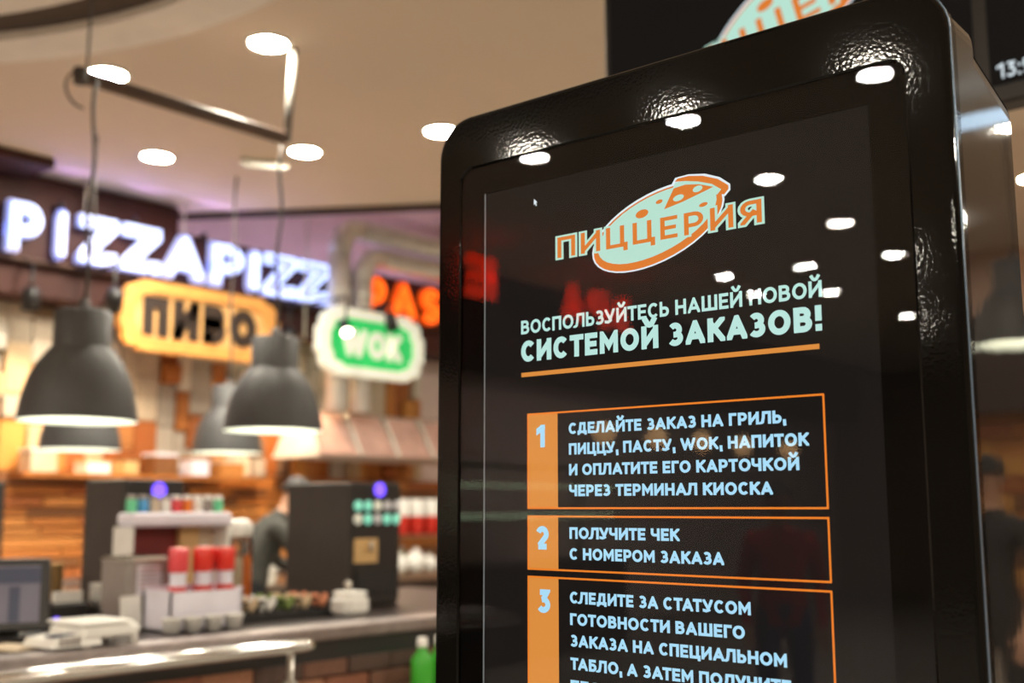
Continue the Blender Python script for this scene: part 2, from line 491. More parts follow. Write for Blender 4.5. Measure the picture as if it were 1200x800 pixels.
def glyph_polys(ch, t, rnd=False, inset=None):
    """polygons of one letter, cap height 1, stroke t; the centre lines stay inside inset"""
    w, strokes = G[ch]
    ti = inset if inset is not None else t
    polys = []
    free = ch in FREE
    for st in strokes:
        closed = isinstance(st, tuple) and st[0] == 'c'
        pts = st[1] if closed else st
        pp = [(ti / 2 + x * (w - ti), ti / 2 + y * (1 - ti)) for x, y in pts]
        diag = not closed and (abs(pp[0][0] - pp[1][0]) > .01)
        vert0 = abs(pp[0][1] - pp[1][1]) > .01
        e = t / 2
        if (diag and vert0 and len(pp) < 12) or ch in 'WМАAИЙ': e = t
        horiz = not closed and abs(pp[-1][1] - pp[-2][1]) < .005 and abs(pp[0][1] - pp[1][1]) < .005
        if ch in 'СЗ235S' or horiz: e = 0 if ch in 'СЗ235SAА' else t / 2
        L, Rr = strip_sides(pp, closed, t, e)
        n = len(L)
        for i in range(n if closed else n - 1):
            j = (i + 1) % n
            q = [tuple(L[i]), tuple(L[j]), tuple(Rr[j]), tuple(Rr[i])]
            m = (t - ti) / 2
            lo = -m if not free or (pts[0][1] <= 1 and pts[0][1] >= 0 and ch != 'Д') else -.3
            hi = 1 + m
            if free:
                mx = max(y for x, y in pts); mn = min(y for x, y in pts)
                if mx > 1: hi = 1.6
                if mn < 0: lo = -.30
                else: lo = -m
            q = clip_poly(q, lo, hi)
            if q and ch not in 'ДЦЛ,':
                q = [(b_, a_) for a_, b_ in clip_poly([(b_, a_) for a_, b_ in q], -m, w + m)]
            if q: polys.append(q)
    return w, polys


def layout(text, t, gap=.13, space=.34):
    x = 0
    out = []
    for i_, ch in enumerate(text):
        if ch == ' ':
            x += space
            continue
        if out and i_ and text[i_ - 1] != ' ':
            pr = text[i_ - 1] + ch
            if pr[0] in 'ТГУРА' and pr[1] in 'АЛДЧТУО' or pr[1] in 'ТУЗЧ' or pr[0] in 'КСТ':
                x -= .045
            if pr in ('ТА', 'АТ', 'ГА', 'УА', 'РА', 'АУ'): x -= .07
        out.append((ch, x))
        x += G[ch][0] + gap
    return out, x - gap


def text_mb(text, x0, x1, z0, cap, t, y, m, depth=0.0, gap=.13, weight=None, slant=0.0):
    """line of text from x0 to x1, base line z0; flat at y or a prism from y-depth to y"""
    items, W = layout(text, t, gap)
    sx = (x1 - x0) / W
    mb = MB()
    for ch, gx in items:
        w, polys = glyph_polys(ch, weight or t, inset=t)
        for q in polys:
            P = [(x0 + (gx + px) * sx + slant * py * cap, z0 + py * cap) for px, py in q]
            if depth:
                mb.prism(P, y - depth, y, m)
            else:
                mb.add([(px, y, pz) for px, pz in P], [tuple(range(len(P)))], m)
    return mb


def text_parts(parent, text, x0, x1, z0, cap, t, y, m, depth, gap):
    items, W = layout(text, t, gap)
    sx = (x1 - x0) / W
    for ch, gx in items:
        w, polys = glyph_polys(ch, t, inset=t)
        mb = MB()
        for q in polys:
            mb.prism([(x0 + (gx + px) * sx, z0 + py * cap) for px, py in q], y - depth, y, m)
        mb.build('letter', None, parent)


# ------------------------------------------------------------------ setting
XW0, XW1, YW0, YW1 = -18.0, 14.0, -8.0, 8.6
struct(MB().box(XW0, XW1, YW0, YW1 + .4, -.1, 0).build('floor', M['floor']))
o = MB()
poly = [(XW0, YW0), (7.6, YW0), (7.6, 4.5), (6.40, 6.36), (5.18, 8.27), (5.10, 8.6), (XW0, 8.6)]
n = len(poly)
o.add([(x, y, 4.0) for x, y in poly] + [(x, y, 4.12) for x, y in poly], [tuple(range(n)), tuple(range(n, 2 * n))] + [(i, (i + 1) % n, (i + 1) % n + n, i + n) for i in range(n)])
struct(o.build('ceiling', M['ceiling']))
struct(MB().box(4.5, XW1, YW0, YW1, 4.6, 4.7).build('ceiling_upper', M['ceiling']))
o = MB()
edge = [(7.6, 4.5), (6.40, 6.36), (5.18, 8.27)]
for a, b in zip(edge, edge[1:]):
    a, b = Vector(a), Vector(b)
    d = (b - a).normalized(); nn = Vector((-d.y, d.x)) * -.07
    q = [a, b, b + nn, a + nn]
    o.add([(p.x, p.y, 3.95) for p in q] + [(p.x, p.y, 4.14) for p in q], [(0, 1, 2, 3), (4, 5, 6, 7), (0, 1, 5, 4), (1, 2, 6, 5), (2, 3, 7, 6), (3, 0, 4, 7)])
struct(o.build('trim_1', M['ring_dark']))
# round dropped ceiling rings
ROT = Matrix.Rotation(0, 4, 'Z')
def flat_ring(r0, r1, z0, z1, m, name, cx=0.03, cy=4.29):
    T = Matrix.Translation((cx, cy, 0))
    mb = MB()
    mb.lathe([(r0, z0), (r1, z0), (r1, z1), (r0, z1), (r0, z0)], m, 96, T, smooth=False)
    return struct(mb.build(name))
flat_ring(2.80, 3.08, 3.93, 4.0, M['ring_light'], 'trim_2')
flat_ring(2.55, 2.80, 3.975, 4.0, M['ring_dark'], 'trim_3')
flat_ring(0.01, 2.55, 3.94, 4.0, M['ring_light'], 'trim_4')
# brown soffit on the ceiling at the left
struct(MB().box(-18, 3.74, 7.62, 8.055, 3.93, 4.0).build('trim_5', M['brown']))
# walls
wall_back = struct(MB().box(XW0, XW1, YW1, YW1 + .15, 0, 4.7).build('wall_back', M['pale_wall']))
struct(MB().box(XW0, XW1, YW0 - .15, YW0, 0, 4.7).build('wall_front', M['wall']))
struct(MB().box(XW0 - .15, XW0, YW0, YW1, 0, 4.7).build('wall_left', M['wall']))
wall_right = struct(MB().box(XW1, XW1 + .15, YW0, YW1, 0, 4.7).build('wall_right', M['pink_wall']))

# header over the kitchen
hd = thing('header_fascia', 'dark brown fascia over the food counters that carries the neon signs', 'fascia', (0, 0, 3.08))
MB().box(XW0, 5.05, 8.06, 8.6, .25, .90).build('tall_panel', M['brown'], hd)
MB().box(5.05, XW1 - .02, 8.06, 8.6, .25, .69).build('low_panel', M['brown'], hd)
MB().box(XW0, XW1 - .02, 8.12, 8.6, 0, .25).build('lower_band', M['brown'], hd)
MB().tube([(XW0, 8.05, .24), (XW1 - .1, 8.05, .24)], .018, M['bar'], 8).build('rail', None, hd)
# header on the right wall
for i, (x, l) in enumerate(((3.98, 'above the gap after the first P'), (4.60, 'above the first pair of Zs'), (5.24, 'right of the neon A'))):
    t = thing('added_uplight', 'added unseen violet lamp on the tall fascia ' + l, 'added_uplight', (x, 7.97, 3.77), 0, 'added violet uplights')  # lamps added to tint the ceiling lilac above the neon sign
    MB().lathe([(.001, -.03), (.02, -.03), (.022, .02), (.018, .022)], M['black'], 12).build('housing', None, t)
    MB().box(-.012, .012, .0, .088, -.02, .0).build('arm', M['black'], t)
    L = bpy.data.lights.new('added_uplight_lamp', 'SPOT')
    L.energy = 3; L.color = (.52, .30, 1.0); L.spot_size = math.radians(150); L.spot_blend = .6; L.shadow_soft_size = .02
    lo = bpy.data.objects.new('added_uplight_lamp', L); COL.objects.link(lo); lo.parent = t
    lo.location = (0, -.01, .03); lo.rotation_euler = Vector((0, -1, .15)).to_track_quat('-Z', 'Y').to_euler()
t = thing('added_led_strip', 'added unseen violet light strip behind the top edge of the lower fascia', 'light strip', (5.1, 8.2, 3.77))  # added out of sight to throw violet onto the wall behind
MB().box(0, 3.4, 0, .03, 0, .015).build('strip', M['violet'], t)
hr = thing('right_fascia', 'dark brown fascia across the far right stall', 'fascia', (13.62, 0, 2.6))
MB().box(0, .24, -8, 8, 0, 1.15).build('panel', M['brown_dark'], hr)

# mosaic of wood blocks and stone tiles, each a piece of the back wall
def unit_mesh(name, m):
    return MB().box(-.5, .5, -.5, .5, -.5, .5, m, bev=.06).mesh(name)
WM = [unit_mesh('wood_block', m) for m in WOOD]
SM = [unit_mesh('stone_tile', m) for m in STONE]
BM_ = [unit_mesh('brick', m) for m in BRICK]
def piece(name, me, parent, c, s, rot=None):
    ob = bpy.data.objects.new(name, me)
    COL.objects.link(ob)
    ob.parent = parent
    ob.location = c
    ob.scale = s
    if rot: ob.rotation_euler = rot
    return ob
z = 0.95
while z < 1.74:
    h = R.choice((.075, .09, .11))
    x = 3.45 + R.uniform(0, .15)
    while x < 8.9:
        w = R.uniform(.22, .62)
        y = 8.6 - R.uniform(.02, .07)
        piece('wood_block', R.choice(WM[:3] + WM[5:] + WM[:2]), wall_back, (x + w / 2, y - .02, z + h / 2), (w - .008, .08, h - .008))
        x += w
    z += h
x = 3.40
while x < 8.3:
    w = R.uniform(.10, .24)
    z = 1.78
    orange = 4.15 < x < 4.45 or 5.1 < x < 5.3 or x > 7.3
    while z < 3.06:
        h = min(R.uniform(.16, .50), 3.08 - z)
        y = 8.6 - R.uniform(.0, .10)
        k = R.random()
        low = z < 2.2
        if k < (.70 if orange else (.40 if low else .08)):
            pm, nm = R.choice([WM[0], WM[3], WM[5], WM[1]]), 'wood_block'
        else:
            pm, nm = R.choice([SM[3], SM[2], SM[4], SM[1], SM[0]] if low else [SM[0], SM[5], SM[1], SM[0], SM[2], SM[5], SM[1]]), 'stone_tile'
        piece(nm, pm, wall_back, (x + w / 2, y - .02, z + h / 2), (w - .008, .08, h - .008))
        z += h
    x += w
# wood blocks on the far right wall
z = .4
while z < 2.58:
    h = .21
    y = -4.2
    while y < 4.6:
        w = R.uniform(.45, .95)
        piece('wood_block', R.choice(WM[:4] + WM[5:]), wall_right, (13.97 - R.uniform(0, .03), y + w / 2, z + h / 2), (.08, w - .01, h - .01))
        y += w
    z += h

# ------------------------------------------------------------------ ceiling downlights
def downlight(label, loc, group=None, proto=[None]):
    if proto[0] is None:
        t = thing('ceiling_downlight', label, 'ceiling light', loc, 0, group)
        MB().lathe([(.100, -.004), (.103, -.012), (.125, -.008), (.130, 0)], M['white_paint'], 32).build('trim_ring', None, t)
        MB().lathe([(.002, -.006), (.100, -.006)], M['down'], 32, smooth=False).build('lens', None, t)
        proto[0] = t
        return t
    t = copy_tree(proto[0])
    t.location = loc
    t['label'] = label
    if group: t['group'] = group
    elif 'group' in t: del t['group']
    return t
gd = 'recessed ceiling downlights'
downlight('large round downlight above the upper end of the white drop rod', (3.496, 4.777, 4.0), gd)
downlight('round downlight partly behind the left end of the brown hanging bar', (3.152, 5.838, 4.0), gd)
downlight('round downlight in the lilac ceiling above the white neon sign', (4.189, 7.005, 4.0), gd)
downlight('round downlight right of the lower end of the white drop rod', (4.81, 6.11, 4.0), gd)
downlight('round downlight cut by the top left corner of the black kiosk', (5.133, 5.074, 4.0), gd)
refl = [(-3.64, 4.78), (-3.64, 3.55), (-3.64, 2.28), (-5.19, 3.70), (-6.83, 3.81), (-8.37, 3.89), (-8.30, 4.80), (-8.24, 5.70),
        (-9.85, 5.18), (-9.4, 5.93), (-12.0, 5.02)]
hid = [(-3.64, 1.0), (-5.2, 1.2), (-6.8, 1.5), (-1.9, -1.2), (-1.9, -3.6), (-4.5, -2.4), (-7.5, -2.4), (-10.5, -1), (-13, 1.5), (-14.5, 4.5), (-14.5, -3),
       (1.2, -2.0), (1.2, -4.6), (3.6, -3.2), (6.0, -4.6), (4.6, -1.2), (5.4, 1.6), (-10.5, 2.2), (-1.9, -6), (4.0, -6.2)]  # unseen lamps added to light the hall, beyond those the glass mirrors
for x, y in refl + hid:
    downlight('round recessed ceiling downlight out of view, some mirrored in the kiosk glass, the rest added', (x, y, 4.0), 'downlights behind the camera')
for x, y in ((9.4, 2.2), (9.4, -1.5), (12.2, 1.2), (12.2, -3), (9.4, -5), (11.0, 3.0)):  # extra lamps added out of view to light the raised ceiling
    downlight('added unseen downlight lighting the raised ceiling hidden behind the kiosk', (x, y, 4.6), 'added downlights of the raised ceiling')

# slim ceiling track fitting
t = thing('track_light', 'short white tilted light fitting on the ceiling beside the lower end of the rod', 'ceiling light', (4.75, 6.50, 4.0), math.radians(-28))
MB().box(-.17, .17, -.025, .025, -.05, 0, bev=.006).build('housing', M['white_paint'], t)
MB().box(-.14, .14, -.020, .020, -.056, -.05).build('lens', M['sign_white'], t)

# ------------------------------------------------------------------ hanging bar, rod, pendants
t = thing('hanging_bar', 'long brown bar hanging under the ceiling that carries the front pendant cords', 'lamp bar', (2.43, 4.75, 3.48))
MB().box(0, 1.18, -.028, .028, -.028, .028, bev=.006).build('bar', M['bar'], t)
MB().lathe([(.0, -.035), (.034, -.035), (.034, .035), (.0, .035)], M['cord'], 16, smooth=False).build('end_cap', None, t)
MB().tube([(.03, 0, .03), (.03, 0, .52)], .006, M['cord'], 6).build('wire', None, t)
lp = [(.02 + .09 * math.cos(a) * -1, 0, -.06 + .09 * math.sin(a)) for a in [i * PI / 9 - PI / 2 for i in range(13)]]
MB().tube(lp, .006, M['cord'], 6).build('cable_loop', None, t)
MB().tube([(1.185, 0, -.01), (1.20, 0, .25), (1.215, 0, .52)], .022, mat('drop_rod_grey', (.13, .12, .105), .6), 10).build('drop_rod', None, t)['label'] = 'white drop rod'

def pendant(label, loc, r=.255, cord=1.6, group='grey dome pendant lamps', proto={}):
    key = cord
    prof = [(.116, .495), (.124, .49), (.124, .335), (.130, .325), (.152, .300), (.185, .255), (.215, .195), (.238, .12), (.250, .05), (.2555, 0)]
    t = thing('pendant_lamp', label, 'pendant lamp', loc, 0, group)
    if 'shade' not in proto:
        s = MB()
        s.lathe([(.001, .497)] + prof, M['lamp_grey'], 48)
        proto['shade'] = s.mesh('shade')
        s = MB()
        s.lathe([(.2555, 0), (.247, 0.0)] + [(a - .010, b - .004) for a, b in reversed(prof[3:-1])] + [(.001, .30)], M['lamp_in'], 48)
        proto['inside'] = s.mesh('reflector')
        s = MB()
        s.lathe([(.244, .018), (.001, .018)], M['lamp_in'], 40, smooth=False)
        proto['diff'] = s.mesh('diffuser')
        s = MB()
        s.lathe([(.0, -.05), (.045, -.045), (.06, 0), (.045, .045), (.03, .08), (.0, .09)], M['bulb'], 20, Matrix.Translation((0, 0, .13)))
        proto['bulb'] = s.mesh('bulb')
        s = MB()
        s.lathe([(.001, .55), (.02, .548), (.03, .50), (.03, .49)], M['cord'], 16)
        proto['cap'] = s.mesh('cord_grip')
    for nm in ('shade', 'inside', 'bulb', 'cap'):
        ob = bpy.data.objects.new(proto[nm].name.split('.')[0], proto[nm])
        COL.objects.link(ob)
        ob.parent = t
    pts = [(.012 * math.sin(i * .9), 0, .54 + (cord - .54) * i / 14) for i in range(15)]
    MB().tube(pts, .0085, M['cord'], 6).build('cord', None, t)
    return t
pendant('grey dome pendant at the left, nearest the camera, under the left end of the bar', (2.484, 4.70, 1.880), cord=1.6)
pendant('grey dome pendant near the middle, under the right end of the bar', (3.622, 4.80, 1.900), cord=1.57)
pendant('grey dome pendant half hidden below and behind the left front pendant', (3.671, 6.90, 1.873), cord=2.12)
pendant('grey dome pendant half hidden behind the middle front pendant', (4.870, 7.00, 1.900), cord=2.1)
pendant('grey dome pendant of the far right stall, seen mirrored in the kiosk side', (6.8, -.91, 2.43), cord=2.17)

# ------------------------------------------------------------------ neon sign letters
def neon(text, xs, z0, z1, y, face, core, label, group, tk=.25, name='neon_letter', cat='sign letter', labels=None):
    for i, (ch, (x0, x1)) in enumerate(zip(text, xs)):
        x0 += .012; x1 -= .012
        lab = labels[i]
        w, strokes = G[ch]
        if ch == 'I': w = .26
        cap = z1 - z0
        sx = (x1 - x0) / w if ch != 'I' else (x1 - x0) / .26
        t = thing(name, lab, cat, (x0, y, z0), 0, group)
        mb = MB()
        if ch == 'I':
            mb.prism(rrect(0, x1 - x0, 0, cap, .06, 4), 0, .06, face)
            mb.build('letter_face', None, t)
            MB().tube([(p[0], -.015, p[1]) for p in rrect(.035, x1 - x0 - .035, .035, cap - .035, .03, 3)], .013, core, 8, closed=True).build('neon_tube', None, t)
            continue
        _, polys = glyph_polys(ch, tk, inset=tk)
        for q in polys:
            mb.prism([(px * sx, py * cap) for px, py in q], 0, .06, face)
        mb.build('letter_face', None, t)
        tb = MB()
        if ch == 'Z':
            zz = [(.04, .96), (.96, .96), (.96, .76), (.42, .26), (.96, .26), (.96, .04), (.04, .04), (.04, .24), (.58, .74), (.04, .74)]
            tb.tube([(a * (x1 - x0), -.015, b * cap) for a, b in zz], .013, core, 8, closed=True)
            strokes = []
        for st in strokes:
            closed = isinstance(st, tuple)
            pts = st[1] if closed else st
            pp = [((tk / 2 + a * (w - tk)) * sx, (tk / 2 + b * (1 - tk)) * cap) for a, b in pts]
            L, Rr = strip_sides(pp, closed, cap * tk * .50, 0 if closed else cap * .02, 1.3)
            if closed:
                for S in (L, Rr):
                    tb.tube([(p.x, -.015, p.y) for p in S], .013, core, 8, closed=True)
            else:
                S = list(L) + list(reversed(Rr))
                tb.tube([(p.x, -.015, p.y) for p in S], .013, core, 8, closed=True)
        tb.build('neon_tube', None, t)
px = [(3.575, 3.86), (3.945, 4.050), (4.12, 4.46), (4.48, 4.845), (4.85, 5.27), (5.30, 5.66), (5.685, 5.83), (5.845, 6.215), (6.22, 6.60)]
nm = ['first letter P, at the far left', 'first letter I', 'Z right after the first I', 'Z just before the A', 'letter A in the middle', 'second letter P, right of the A',
      'second letter I, right of the second P', 'Z right after the second I', 'last Z, at the right end']
neon('PIZZAPIZZ', px, 3.355, 3.735, 7.96, M['neon_face'], M['neon_core'], None, 'white blue neon letters of the pizza sign',
     labels=['glowing white blue neon sign, ' + s for s in nm])
px = [(7.03, 7.32), (7.36, 7.74), (7.78, 8.08), (8.12, 8.42), (8.46, 8.84)]
neon('PASTA', px, 3.34, 3.72, 7.96, M['neon_orange_face'], M['neon_orange'], None, 'orange neon letters of the pasta sign',
     labels=['orange neon sign letter ' + s for s in ('P, left end of the orange sign', 'A right of the orange P', 'S cut by the kiosk edge', 'T hidden behind the kiosk', 'A at the hidden right end')], tk=.28)
# red neon letters that the kiosk glass mirrors
px = [(-5.55, -5.15), (-7.0, -6.66), (-7.48, -7.1), (-7.95, -7.6)]
for (x0, x1), ch, z0, l in zip(px, 'ЕАРЗ', (3.45, 3.42, 3.42, 3.42), ('E mirrored at the left of the kiosk glass', 'A, right one of the mirrored red word', 'P, middle one of the mirrored red word', 'left one of the mirrored red word')):
    t = thing('neon_letter', 'large red neon letter ' + l, 'sign letter', (x0, 6.7, z0), 0, 'red neon letters')
    _, polys = glyph_polys(ch, .26, inset=.26)
    mb = MB()
    sx = (x1 - x0) / G[ch][0]
    for q in polys:
        mb.prism([(a * sx, b * .40) for a, b in q], 0, .06, M['neon_red'])
    mb.build('letter_face', None, t)

# hanger rods of the signs
for i, (x, z0, l) in enumerate(((4.16, 3.74, 'thin rod above the first neon Z'), (5.02, 3.74, 'thin rod above the neon A'), (6.30, 3.0, 'thin pale rod left of the green sign'))):
    ob = MB().tube([(0, 0, 0), (0, 0, (4.6 if x > 6 else 4.0) - z0)], .009, M['white_paint'], 6).build('sign_rod', None, None, (x, 7.93, z0))
    tag(ob, 'sign hanger, ' + l, 'rod', 'sign hangers')

# beer sign
def plaque(w, h, bumps=True, n=6):
    """ornate plaque outline centred at 0"""
    c = h * .28
    pts = []
    hw, hh = w / 2, h / 2
    for sx, sz in ((1, -1), (1, 1), (-1, 1), (-1, -1)):
        cor = [(hw - c * 1.1, hh), (hw - c * .95, hh - .25 * c), (hw - c * .55, hh - .25 * c), (hw - c * .25, hh - .6 * c), (hw - c * .25, hh - .95 * c), (hw, hh - c * 1.15)]
        if sx * sz > 0: cor = cor
        q = [(sx * a, sz * b) for a, b in cor]
        if (sx, sz) in ((1, -1), (-1, 1)): pass
        else: q = list(reversed(q))
        pts += q
    return pts
t = thing('beer_sign', 'gold framed hanging plaque sign with dark letters reading ПИВО', 'sign', (5.19, 7.86, 3.00))
MB().ring(plaque(1.50, .56), [(a * .84, b * .66) for a, b in plaque(1.50, .56)], -.03, .05, M['gold']).build('border', None, t)
MB().prism([(a * .87, b * .70) for a, b in plaque(1.50, .56)], 0, .04, M['gold_light']).build('board', None, t)
text_parts(t, 'ПИВО', -.55, .52, -.160, .32, .31, -.002, M['sign_dark'], .02, gap=.16)
for sx in (-.5, .5):
    MB().tube([(sx, .02, .27), (sx, .02, .36)], .010, M['cord'], 6).build('hanger', None, t)

# wok sign
t = thing('wok_sign', 'white bordered green backlit plaque sign reading WOK', 'sign', (6.81, 7.60, 2.97))
MB().ring(plaque(1.24, .60), [(a * .84, b * .74) for a, b in plaque(1.24, .60)], -.05, .06, M['sign_white']).build('border', None, t)
MB().prism([(a * .86, b * .78) for a, b in plaque(1.24, .60)], 0, .05, M['sign_green']).build('board', None, t)
text_parts(t, 'WOK', -.36, .36, -.125, .25, .27, -.002, M['sign_white'], .02, gap=.10)
for sx in (-.4, .4):
    MB().tube([(sx, .02, .28), (sx, .02, .40)], .010, M['cord'], 6).build('hanger', None, t)

# track spotlights under the fascia (real spot lamps washing the wall)
def spotlight(label, loc, aim, lit=True, w=None, size=.065):
    t = thing('track_spotlight', label, 'spotlight', loc, 0, 'spotlights under the fascia')
    d = (Vector(aim) - Vector(loc)).normalized()
    q = d.to_track_quat('Z', 'Y').to_matrix().to_4x4()
    MB().lathe([(.001, -.11), (size * .8, -.105), (size, -.05), (size * 1.05, .06), (size * .9, .06)], M['black'], 20, q).build('housing', None, t)
    MB().lathe([(.001, .045), (size * .9, .045)], M['bright_lens'] if lit else M['black'], 20, q, smooth=False).build('lens', None, t)
    MB().tube([(0, 0, .02), (0, 0, 3.29 - loc[2]), (0, 8.118 - loc[1], 3.30 - loc[2])], .012, M['black'], 6).build('arm', None, t)
    if lit:
        L = bpy.data.lights.new('spot_lamp', 'SPOT')
        L.energy = w or SPOT_W
        L.spot_size = math.radians(95)
        L.spot_blend = .8
        L.color = (1.0, .72, .42)
        L.shadow_soft_size = .06
        lo = bpy.data.objects.new('spot_lamp', L)
        COL.objects.link(lo)
        lo.parent = t
        lo.location = d * .09
        lo.rotation_euler = d.to_track_quat('-Z', 'Y').to_euler()
    return t
spotlight('bright spotlight at the far left below the P of the neon sign', (3.80, 7.98, 3.00), (4.1, 8.5, 1.3), w=SPOT_W * .7)
spotlight('round black spotlight left of the gold plaque sign', (4.22, 7.55, 3.00), (4.6, 8.5, 1.5))
spotlight('bright spotlight just right of the gold plaque sign', (6.15, 7.96, 2.98), (6.6, 8.5, 1.5), w=SPOT_W * 1.5)
spotlight('black spotlight with a bright lens in front of the left half of the green sign', (6.20, 7.25, 3.01), (5.3, 5.2, 1.2), w=SPOT_W * 1.2, size=.05)
spotlight('black spotlight in front of the right half of the green sign', (6.73, 7.25, 3.12), (6.9, 7.0, 1.6), lit=False, size=.055)

# ducts
for r, xv, zh, lab in ((.105, 6.58, 4.08, 'outer silver ventilation duct that bends right above the green sign'), (.095, 6.86, 3.86, 'inner silver ventilation duct nested under the outer bend')):
    t = thing('ventilation_duct', lab, 'duct', (xv, 7.80, 2.372), 0, 'silver ventilation ducts')
    top = zh - 2.372
    rb = .22
    MB().tube([(0, 0, 0), (0, 0, top - rb)], r, M['duct'], 24).build('riser', None, t)
    MB().tube([(rb - rb * math.cos(a), 0, top - rb + rb * math.sin(a)) for a in [i * PI / 2 / 8 for i in range(9)]], r * 1.02, M['duct'], 24).build('elbow', None, t)
    MB().tube([(rb, 0, top), (5.0, 0, top)], r, M['duct'], 24).build('run', None, t)
    for k in (.5, 1.1, top - rb):
        MB().lathe([(r, -.02), (r * 1.12, -.015), (r * 1.12, .015), (r, .02)], M['duct'], 24, Matrix.Translation((0, 0, k))).build('joint_band', None, t)

# hood with glass panels under the ducts
t = thing('extractor_hood', 'steel extractor hood with slanted pinkish glass panels under the ducts', 'hood', (7.25, 7.95, 1.95))
MB().add([(-.95, -.28, 0), (.95, -.28, 0), (.95, .4, 0), (-.95, .4, 0), (-.75, -.0, .42), (.8, -.0, .42), (.8, .4, .42), (-.75, .4, .42)],
         [(4, 5, 6, 7), (1, 2, 6, 5), (2, 3, 7, 6), (3, 0, 4, 7)], M['duct']).build('canopy', None, t)
MB().box(-.97, .97, -.31, -.27, -.04, .02).build('front_rim', M['steel'], t)
for i in range(4):
    x0 = -.93 + i * .47
    MB().add([(x0, -.285, .01), (x0 + .44, -.285, .01), (x0 + .42, -.02, .40), (x0 + .06, -.02, .40), (x0, -.270, .01), (x0 + .44, -.270, .01), (x0 + .42, -.005, .40), (x0 + .06, -.005, .40)],
             [(0, 1, 2, 3), (4, 5, 6, 7), (0, 1, 5, 4), (1, 2, 6, 5), (2, 3, 7, 6), (3, 0, 4, 7)], M['glass_hood']).build('glass_panel', None, t)
    if i:
        MB().tube([(x0 - .02, -.30, 0), (x0, -.03, .42)], .014, M['white_paint'], 6).build('mullion', None, t)

# ------------------------------------------------------------------ back counter and shelf
t = thing('back_counter', 'long dark back counter along the mosaic wall', 'counter', (3.0, 7.75, 0))
for i in range(6):
    MB().box(i * .95, i * .95 + .94, -.33, .75, 0, .86, bev=.006).build('cabinet', M['sign_dark'], t)
MB().box(-.02, 5.72, -.36, .77, .86, .90).build('worktop', M['steel'], t)
ob = MB().box(0, 2.28, -.13, .12, 0, .03).build('wall_shelf', WOOD[1], None, (3.95, 8.36, 1.735))
tag(ob, 'long wooden shelf across the mosaic wall above the machines', 'shelf')
x = 4.0
k = 0
mts = [M['cream'], M['white_plastic'], M['tan'], WOOD[2], M['lilac_card'], WOOD[0]]
desc = ['cream', 'white', 'tan', 'brown', 'lilac white', 'honey coloured']
boxes = []
while x < 5.95:
    w = R.uniform(.10, .26); h = R.uniform(.07, .19)
    boxes.append((x, w, h, k % 6)); x += w + R.uniform(.08, .34); k += 1
ordn = ['first', 'second', 'third', 'fourth', 'fifth', 'sixth', 'seventh', 'eighth', 'ninth', 'tenth', 'eleventh', 'twelfth', 'thirteenth', 'fourteenth', 'fifteenth', 'sixteenth',
        'seventeenth', 'eighteenth', 'nineteenth', 'twentieth', 'twenty-first', 'twenty-second', 'twenty-third', 'twenty-fourth', 'twenty-fifth']
for i, (x, w, h, c) in enumerate(boxes):
    t = thing('storage_box', '%s box on the wall shelf, %s from its left end' % (desc[c], ordn[i]), 'box', (x, 8.23, 1.77), 0, 'boxes on the wall shelf')
    MB().box(0, w, 0, .2, 0, h * .86).build('carton', mts[c], t)
    MB().box(-.004, w + .004, -.004, .204, h * .86, h, bev=.003).build('lid', mts[(c + 1) % 6], t)

def cup_stack(label, loc, r, n, m, group, step=.016, h=.10):
    t = thing('cup_stack', label, 'cups', loc, 0, group)
    me = MB().lathe([(.001, 0), (r * .7, 0), (r, h), (r * 1.06, h), (r * 1.04, h + .004), (r * .95, h)], m, 14).mesh('cup')
    for i in range(n):
        c = bpy.data.objects.new('cup', me)
        COL.objects.link(c); c.parent = t; c.location = (0, 0, i * step)
for x, n_, l in ((4.95, 16, 'behind the red caps'), (5.72, 22, 'tall stack left of the bending cook'), (5.35, 9, 'short stack behind the shelf unit')):
    cup_stack('pale paper cup stack on the back counter, ' + l, (x, 7.55, .90), .055, n_, M['white_plastic'], 'cup stacks on the back counter')

def bottle(name, label, loc, h, r, body, cap, group, cat='bottle', mid=None):
    t = thing(name, label, cat, loc, 0, group)
    MB().lathe([(.001, 0), (r * .95, 0), (r, .02 * h), (r, .58 * h), (r * .9, .66 * h), (r * .42, .78 * h), (r * .40, .88 * h)], body, 18).build('bottle_body', None, t)
    MB().lathe([(r * .48, .84 * h), (r * .50, .86 * h), (r * .42, .99 * h), (.001, h)], cap, 14).build('cap', None, t)
    if mid:
        MB().lathe([(r * 1.02, .18 * h), (r * 1.02, .50 * h)], mid, 18).build('paper_label', None, t)
    return t
bd = [('white', M['white_plastic'], M['orange_p']), ('orange', M['orange_p'], M['white_plastic']), ('cream', M['cream'], M['red']), ('amber', M['tan'], M['black']),
      ('green', M['green'], M['white_plastic']), ('red', M['red'], M['white_plastic'])]
for i in range(12):
    d = bd[(i * 5 + 2) % 6]
    x = 4.7 + i * .105 if i < 7 else 6.9 + (i - 7) * .16
    bottle('sauce_bottle', '%s bottle in the row on the back counter, %s from the left' % (d[0], ordn[i]), (x, 7.75, .90), R.uniform(.22, .34), .04, d[1], d[2], 'bottles on the back counter')
